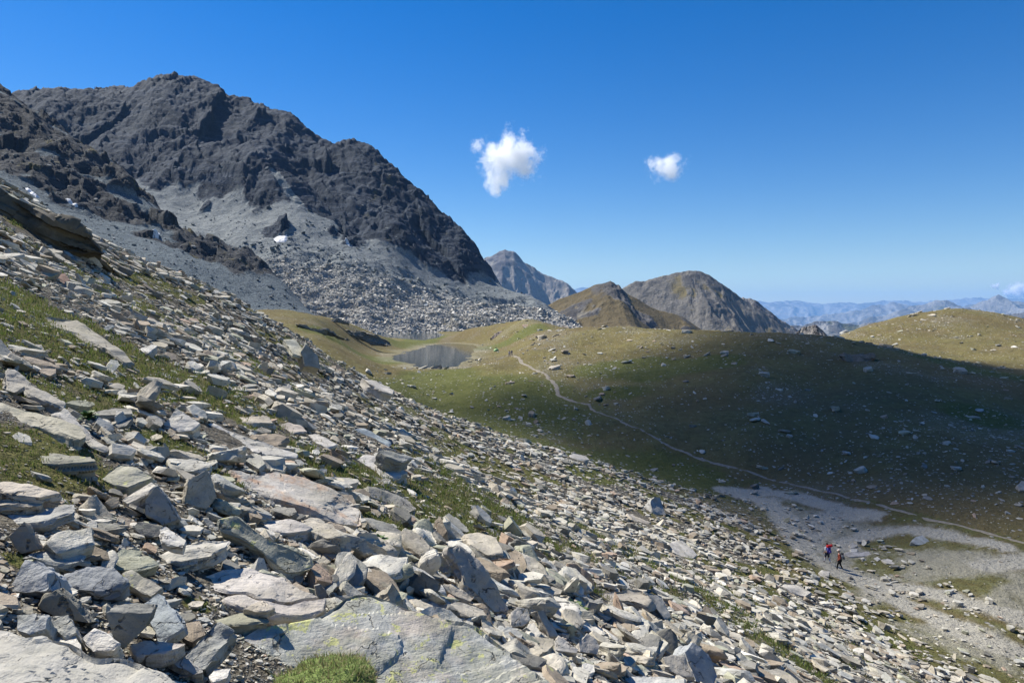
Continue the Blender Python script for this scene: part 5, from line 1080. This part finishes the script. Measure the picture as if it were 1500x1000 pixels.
def person(loc, face, label, top, legs, hat, shoes, sleeve_long, hair=(.05, .035, .025), stride=.22, hat_kind='cap', lowleg=None):
    """a walking figure; local +y is forward, z up, feet on z = 0"""
    s = stride
    J = [(0, 0, .95, .15, .115), (0, .01, 1.10, .135, .10), (0, .03, 1.28, .165, .115), (0, .04, 1.42, .13, .085), (0, .05, 1.50, .055, .055), (0, .065, 1.57, .075, .088), (0, .075, 1.665, .085, .10), (0, .07, 1.735, .06, .07),
         (-.10, .0, .88, .095, .1), (-.105, s * .7, .50, .062, .066), (-.105, s * .95, .10, .042, .045), (-.11, s * 1.0 + .13, .035, .042, .03),
         (.10, .0, .88, .095, .1), (.105, s * -.15, .50, .062, .066), (.105, -s * 1.1, .13, .042, .045), (.11, -s * 1.1 + .11, .035, .042, .03),
         (-.19, .03, 1.41, .062, .062), (-.25, -.05, 1.15, .042, .042), (-.24, .12, .93, .032, .032), (-.235, .18, .86, .03, .02),
         (.19, .03, 1.41, .062, .062), (.25, .03, 1.15, .042, .042), (.25, .17, .96, .032, .032), (.245, .23, .90, .03, .02)]
    E = [(0, 1), (1, 2), (2, 3), (3, 4), (4, 5), (5, 6), (6, 7), (0, 8), (8, 9), (9, 10), (10, 11), (0, 12), (12, 13), (13, 14), (14, 15), (3, 16), (16, 17), (17, 18), (18, 19), (3, 20), (20, 21), (21, 22), (22, 23)]
    JB, EB = list(J), list(E)
    for h_, sg in ((19, -1), (23, 1)):
        hx, hy, hz_ = J[h_][:3]
        for q in range(4):
            a_ = len(JB); ln = (.036, .042, .04, .031)[q]
            JB.append((hx + sg * .004, hy + (1.5 - q) * .016 + .008, hz_ - .045, .009)); JB.append((hx - sg * .012, hy + (1.5 - q) * .017 + .012, hz_ - .045 - ln, .008)); JB.append((hx - sg * .03, hy + (1.5 - q) * .016 + .012, hz_ - .06 - ln, .007))
            EB += [(h_, a_), (a_, a_ + 1), (a_ + 1, a_ + 2)]
        a_ = len(JB); JB.append((hx - sg * .018, hy + .045, hz_ + .005, .010)); JB.append((hx - sg * .03, hy + .06, hz_ - .03, .009)); EB += [(h_, a_), (a_, a_ + 1)]
    root = link('person', body_mesh('person', JB, EB, SKIN)); tag(root, label, 'person')
    def shell(nm, ids, grow_, col, rgh=.85, rt=0):
        mp = {k: q for q, k in enumerate(ids)}
        m2 = body_mesh(nm, [(*J[k][:3], J[k][3] + grow_, (J[k][4]) + grow_) for k in ids], [(mp[a], mp[b]) for a, b in E if a in mp and b in mp], flat_mat(nm + '_cloth', col, rgh))
        return link(nm, m2, root)
    arms = [16, 17, 18, 20, 21, 22] if sleeve_long else [16, 17, 20, 21]
    shell('shirt', [0, 1, 2, 3] + arms, .014, top)
    shell('trousers', [0, 8, 9, 10, 12, 13, 14] if lowleg is None else [0, 8, 9, 12, 13], .018, legs)
    if lowleg is not None:
        for ids in ([9, 10], [13, 14]): shell('sock', ids, .012, lowleg)
    for ids in ([10, 11], [14, 15]): shell('boot', ids, .012, shoes)
    fb = bmesh.new()
    def rod(a, b, r):
        a, b = Vector(a), Vector(b); d = b - a; Mq = Matrix.Translation((a + b) / 2) @ d.to_track_quat('Z', 'Y').to_matrix().to_4x4()
        bmesh.ops.create_cone(fb, segments=8, radius1=r, radius2=r * .75, depth=d.length, cap_ends=True, matrix=Mq)
    fb.free()
    for nm, pa, pb, rr in (('nose', (0, .15, 1.665), (0, .195, 1.635), .017), ('ear', (-.083, .07, 1.655), (-.1, .06, 1.655), .03), ('ear', (.083, .07, 1.655), (.1, .06, 1.655), .03)):
        fb = bmesh.new(); rod(pa, pb, rr); mf = bpy.data.meshes.new(nm); fb.to_mesh(mf); fb.free(); mf.materials.append(SKIN); link(nm, mf, root)
    bm = bmesh.new(); bmesh.ops.create_uvsphere(bm, u_segments=20, v_segments=14, radius=1)
    for v in bm.verts:
        p = v.co; v.co = Vector((p.x * .098, p.y * .115 + .06, p.z * .115 + 1.69)); 
        if v.co.y > .12 and v.co.z < 1.70: v.co.y = .12
    mh = bpy.data.meshes.new('hair'); bm.to_mesh(mh); bm.free(); mh.materials.append(flat_mat('hair', hair, .7)); link('hair', mh, root)
    if hat is not None:
        bm = bmesh.new(); bmesh.ops.create_uvsphere(bm, u_segments=24, v_segments=14, radius=1)
        for v in bm.verts:
            p = v.co.copy(); z_ = max(p.z, -.05); v.co = Vector((p.x * .112, p.y * .13 + .06, z_ * .12 + 1.72))
        rim = bmesh.ops.create_circle(bm, cap_ends=True, segments=24, radius=.2 if hat_kind == 'brim' else .12, matrix=Matrix.Translation((0, .06 if hat_kind == 'brim' else .12, 1.715)))
        mh = bpy.data.meshes.new('hat'); bm.to_mesh(mh); bm.free(); mh.materials.append(flat_mat('hat_cloth', hat, .85)); hh = link('hat', mh, root); sd_ = hh.modifiers.new('thickness', 'SOLIDIFY'); sd_.thickness = .008
    root.location = loc; root.rotation_euler = (0, 0, face); return root
def pack(who, label, col, col2, w=.34, h=.52, d=.22, roll=None):
    """rucksack worn on the back: bag, pocket, lid, straps"""
    root = bpy.data.objects.new('backpack', None); sc.collection.objects.link(root); root.location = who.location; root.rotation_euler = who.rotation_euler
    tag(root, label, 'backpack')
    def soft(nm, c, dims, m):
        bm = bmesh.new(); bmesh.ops.create_cube(bm, size=1)
        for v in bm.verts:
            k = .85 if v.co.z > 0 else 1; v.co = Vector((v.co.x * dims[0] * k + c[0], v.co.y * dims[1] + c[1], v.co.z * dims[2] + c[2]))
        bmesh.ops.bevel(bm, geom=list(bm.edges), offset=min(dims) * .3, segments=3, affect='EDGES', clamp_overlap=True)
        me = bpy.data.meshes.new(nm); bm.to_mesh(me); bm.free(); me.polygons.foreach_set('use_smooth', np.ones(len(me.polygons), bool)); me.materials.append(m); return link(nm, me, root)
    A, B = flat_mat('pack_cloth', col, .75), flat_mat('pack_trim', col2, .75)
    soft('bag', (0, -.09 - d / 2, 1.20), (w, d, h), A); soft('pocket', (0, -.09 - d - .03, 1.10), (w * .7, .09, h * .45), B); soft('lid', (0, -.10 - d / 2, 1.20 + h / 2 + .02), (w * .95, d * 1.05, .09), B)
    for sx_ in (-1, 1): soft('strap', (sx_ * .11, .155, 1.30), (.05, .02, .34), B)
    return root
def roll_mat(who, col):
    bm = bmesh.new(); bmesh.ops.create_cone(bm, segments=20, radius1=.11, radius2=.11, depth=.56, cap_ends=True, matrix=Matrix.Translation((0, -.24, 1.60)) @ Matrix.Rotation(R(90), 4, 'Y'))
    bmesh.ops.bevel(bm, geom=[e for e in bm.edges if e.is_manifold and e.calc_face_angle(0) > 1], offset=.02, segments=2, affect='EDGES')
    me = bpy.data.meshes.new('sleeping_mat'); bm.to_mesh(me); bm.free(); me.materials.append(flat_mat('red_roll', col, .7)); o = link('sleeping_mat', me); o.location = who.location; o.rotation_euler = who.rotation_euler
    tag(o, 'bright red rolled mat strapped across the top of the purple backpack', 'mat'); return o
def pole(who, label, side):
    bm = bmesh.new(); a, b = Vector((side * .25, .22, .98)), Vector((side * .30, .38, .0)); dd = b - a
    bmesh.ops.create_cone(bm, segments=8, radius1=.012, radius2=.008, depth=dd.length, cap_ends=True, matrix=Matrix.Translation((a + b) / 2) @ dd.to_track_quat('Z', 'Y').to_matrix().to_4x4())
    me = bpy.data.meshes.new('trekking_pole'); bm.to_mesh(me); bm.free(); me.materials.append(flat_mat('pole_metal', (.06, .06, .065), .4)); o = link('trekking_pole', me); o.location = who.location; o.rotation_euler = who.rotation_euler; tag(o, label, 'trekking pole'); return o
def stand(u, v, dist):
    xx, yy = (u - UC) / FPX * dist, dist; return (xx, yy, mesh_h([xx], [yy])[0] + .01)
p1 = person(stand(1212, 826, 60.8), R(18), 'hiker in a white shirt and dark shorts walking away, ahead of the other hiker', (.62, .62, .66), (.025, .028, .05), None, (.05, .04, .04), False, lowleg=(.55, .54, .55))
pack(p1, 'purple-blue backpack on the hiker in the white shirt', (.075, .06, .34), (.10, .085, .40)); roll_mat(p1, (.62, .03, .03))
p2 = person(stand(1230, 832, 59.3), R(60), 'hiker in an orange-red shirt, black trousers and pale cap, following behind', (.40, .10, .06), (.012, .013, .013), (.62, .52, .45), (.4, .38, .36), True, hair=(.3, .2, .11))
pack(p2, 'grey and black backpack on the hiker in the pale cap', (.26, .27, .28), (.035, .037, .04)); pole(p2, 'dark trekking pole held by the hiker in the pale cap', -1); pole(p1, 'dark trekking pole held by the hiker in the white shirt', 1)
q1 = person(stand(749.5, 512, 181), R(30), 'distant walker with a pale yellow hat on the trail near the lake', (.12, .13, .2), (.45, .4, .4), (.7, .62, .3), (.1, .1, .1), True, hat_kind='brim')
q2 = person(stand(746.2, 512, 182.5), R(20), 'distant walker in pale lilac clothes beside the yellow-hatted one', (.45, .43, .52), (.40, .36, .38), None, (.1, .1, .1), True)
# small tent by the lake
def tent(u, v, dist):
    loc = stand(u, v, dist); root = bpy.data.objects.new('tent', None); sc.collection.objects.link(root); root.location = loc; root.rotation_euler = (0, 0, R(-35))
    tag(root, 'tiny pale green tent pitched on the grass beyond the lake', 'tent')
    bm = bmesh.new(); n_ = 12; rows = []
    for i in range(n_ + 1):
        t = -1 + 2 * i / n_; hh = 1.1 * math.sqrt(max(0, 1 - t * t * .85)); ww = .75 * math.sqrt(max(0, 1 - t * t * .75)); rows.append([bm.verts.new((math.cos(a) * ww, t * 1.25, math.sin(a) ** .8 * hh if math.sin(a) > 0 else 0)) for a in np.linspace(0, math.pi, 11)])
    for a, b in zip(rows[:-1], rows[1:]):
        for k in range(10): bm.faces.new((a[k], a[k + 1], b[k + 1], b[k]))
    bm.faces.new(rows[0]); bm.faces.new(rows[-1][::-1]); bmesh.ops.recalc_face_normals(bm, faces=bm.faces)
    me = bpy.data.meshes.new('canopy'); bm.to_mesh(me); bm.free(); me.materials.append(flat_mat('tent_cloth', (.36, .55, .22), .6)); link('canopy', me, root)
    bm = bmesh.new(); bmesh.ops.create_cone(bm, segments=3, radius1=.42, radius2=.02, depth=.03, cap_ends=True, matrix=Matrix.Translation((0, -.74, .40)) @ Matrix.Rotation(R(90), 4, 'X'))
    me = bpy.data.meshes.new('door'); bm.to_mesh(me); bm.free(); me.materials.append(flat_mat('tent_door', (.12, .26, .08), .6)); link('door', me, root)
tent(727, 503, 262)
# grass-grown rock ledges between the slope and the lake
def ledge(label, px, thick, col, dist, nrm):
    slab('ledge', label, px, thick, col, .1, nrm=nrm, dist=dist, at=px[-1], name='rock_outcrop', cat='outcrop', layer=.4, amp=2.2, res=.3, strat=(.3, .05, .95))
ledge('long dark rock ledge facing the lake, largest of the grassy ledges', [(498, 481), (520, 483), (552, 491), (573, 503), (571, 506), (548, 505), (520, 494)], 1.0, (.235, .225, .195), 212, (.45, -.75, .4))
ledge('upper dark rock ledge beneath the pale moraine', [(433, 474), (458, 478), (490, 486), (512, 496), (508, 498), (480, 490), (450, 482)], 1.0, (.235, .225, .195), 200, (.45, -.75, .4))
ledge('short dark rock ledge next to the stony slope', [(384, 468), (402, 473), (424, 484), (420, 487), (398, 479)], 1.0, (.235, .225, .195), 150, (.45, -.75, .4))
ledge('thin dark rock ledge between the grassy bank and the moraine', [(470, 466), (490, 467), (514, 473), (512, 475), (488, 471)], 1.0, (.235, .225, .195), 240, (.45, -.75, .4))
ledge('brown rock hump in the grass of the knoll', [(1234, 519), (1250, 515), (1280, 518), (1284, 524), (1262, 530), (1240, 530)], 3, (.20, .175, .145), 145, (.1, -.6, .75))
ledge('pinkish rock rib in the green saddle above the lake', [(717, 494), (735, 482), (748, 478), (752, 481), (738, 490), (722, 497)], 2, (.33, .28, .24), 300, (.2, -.6, .75))
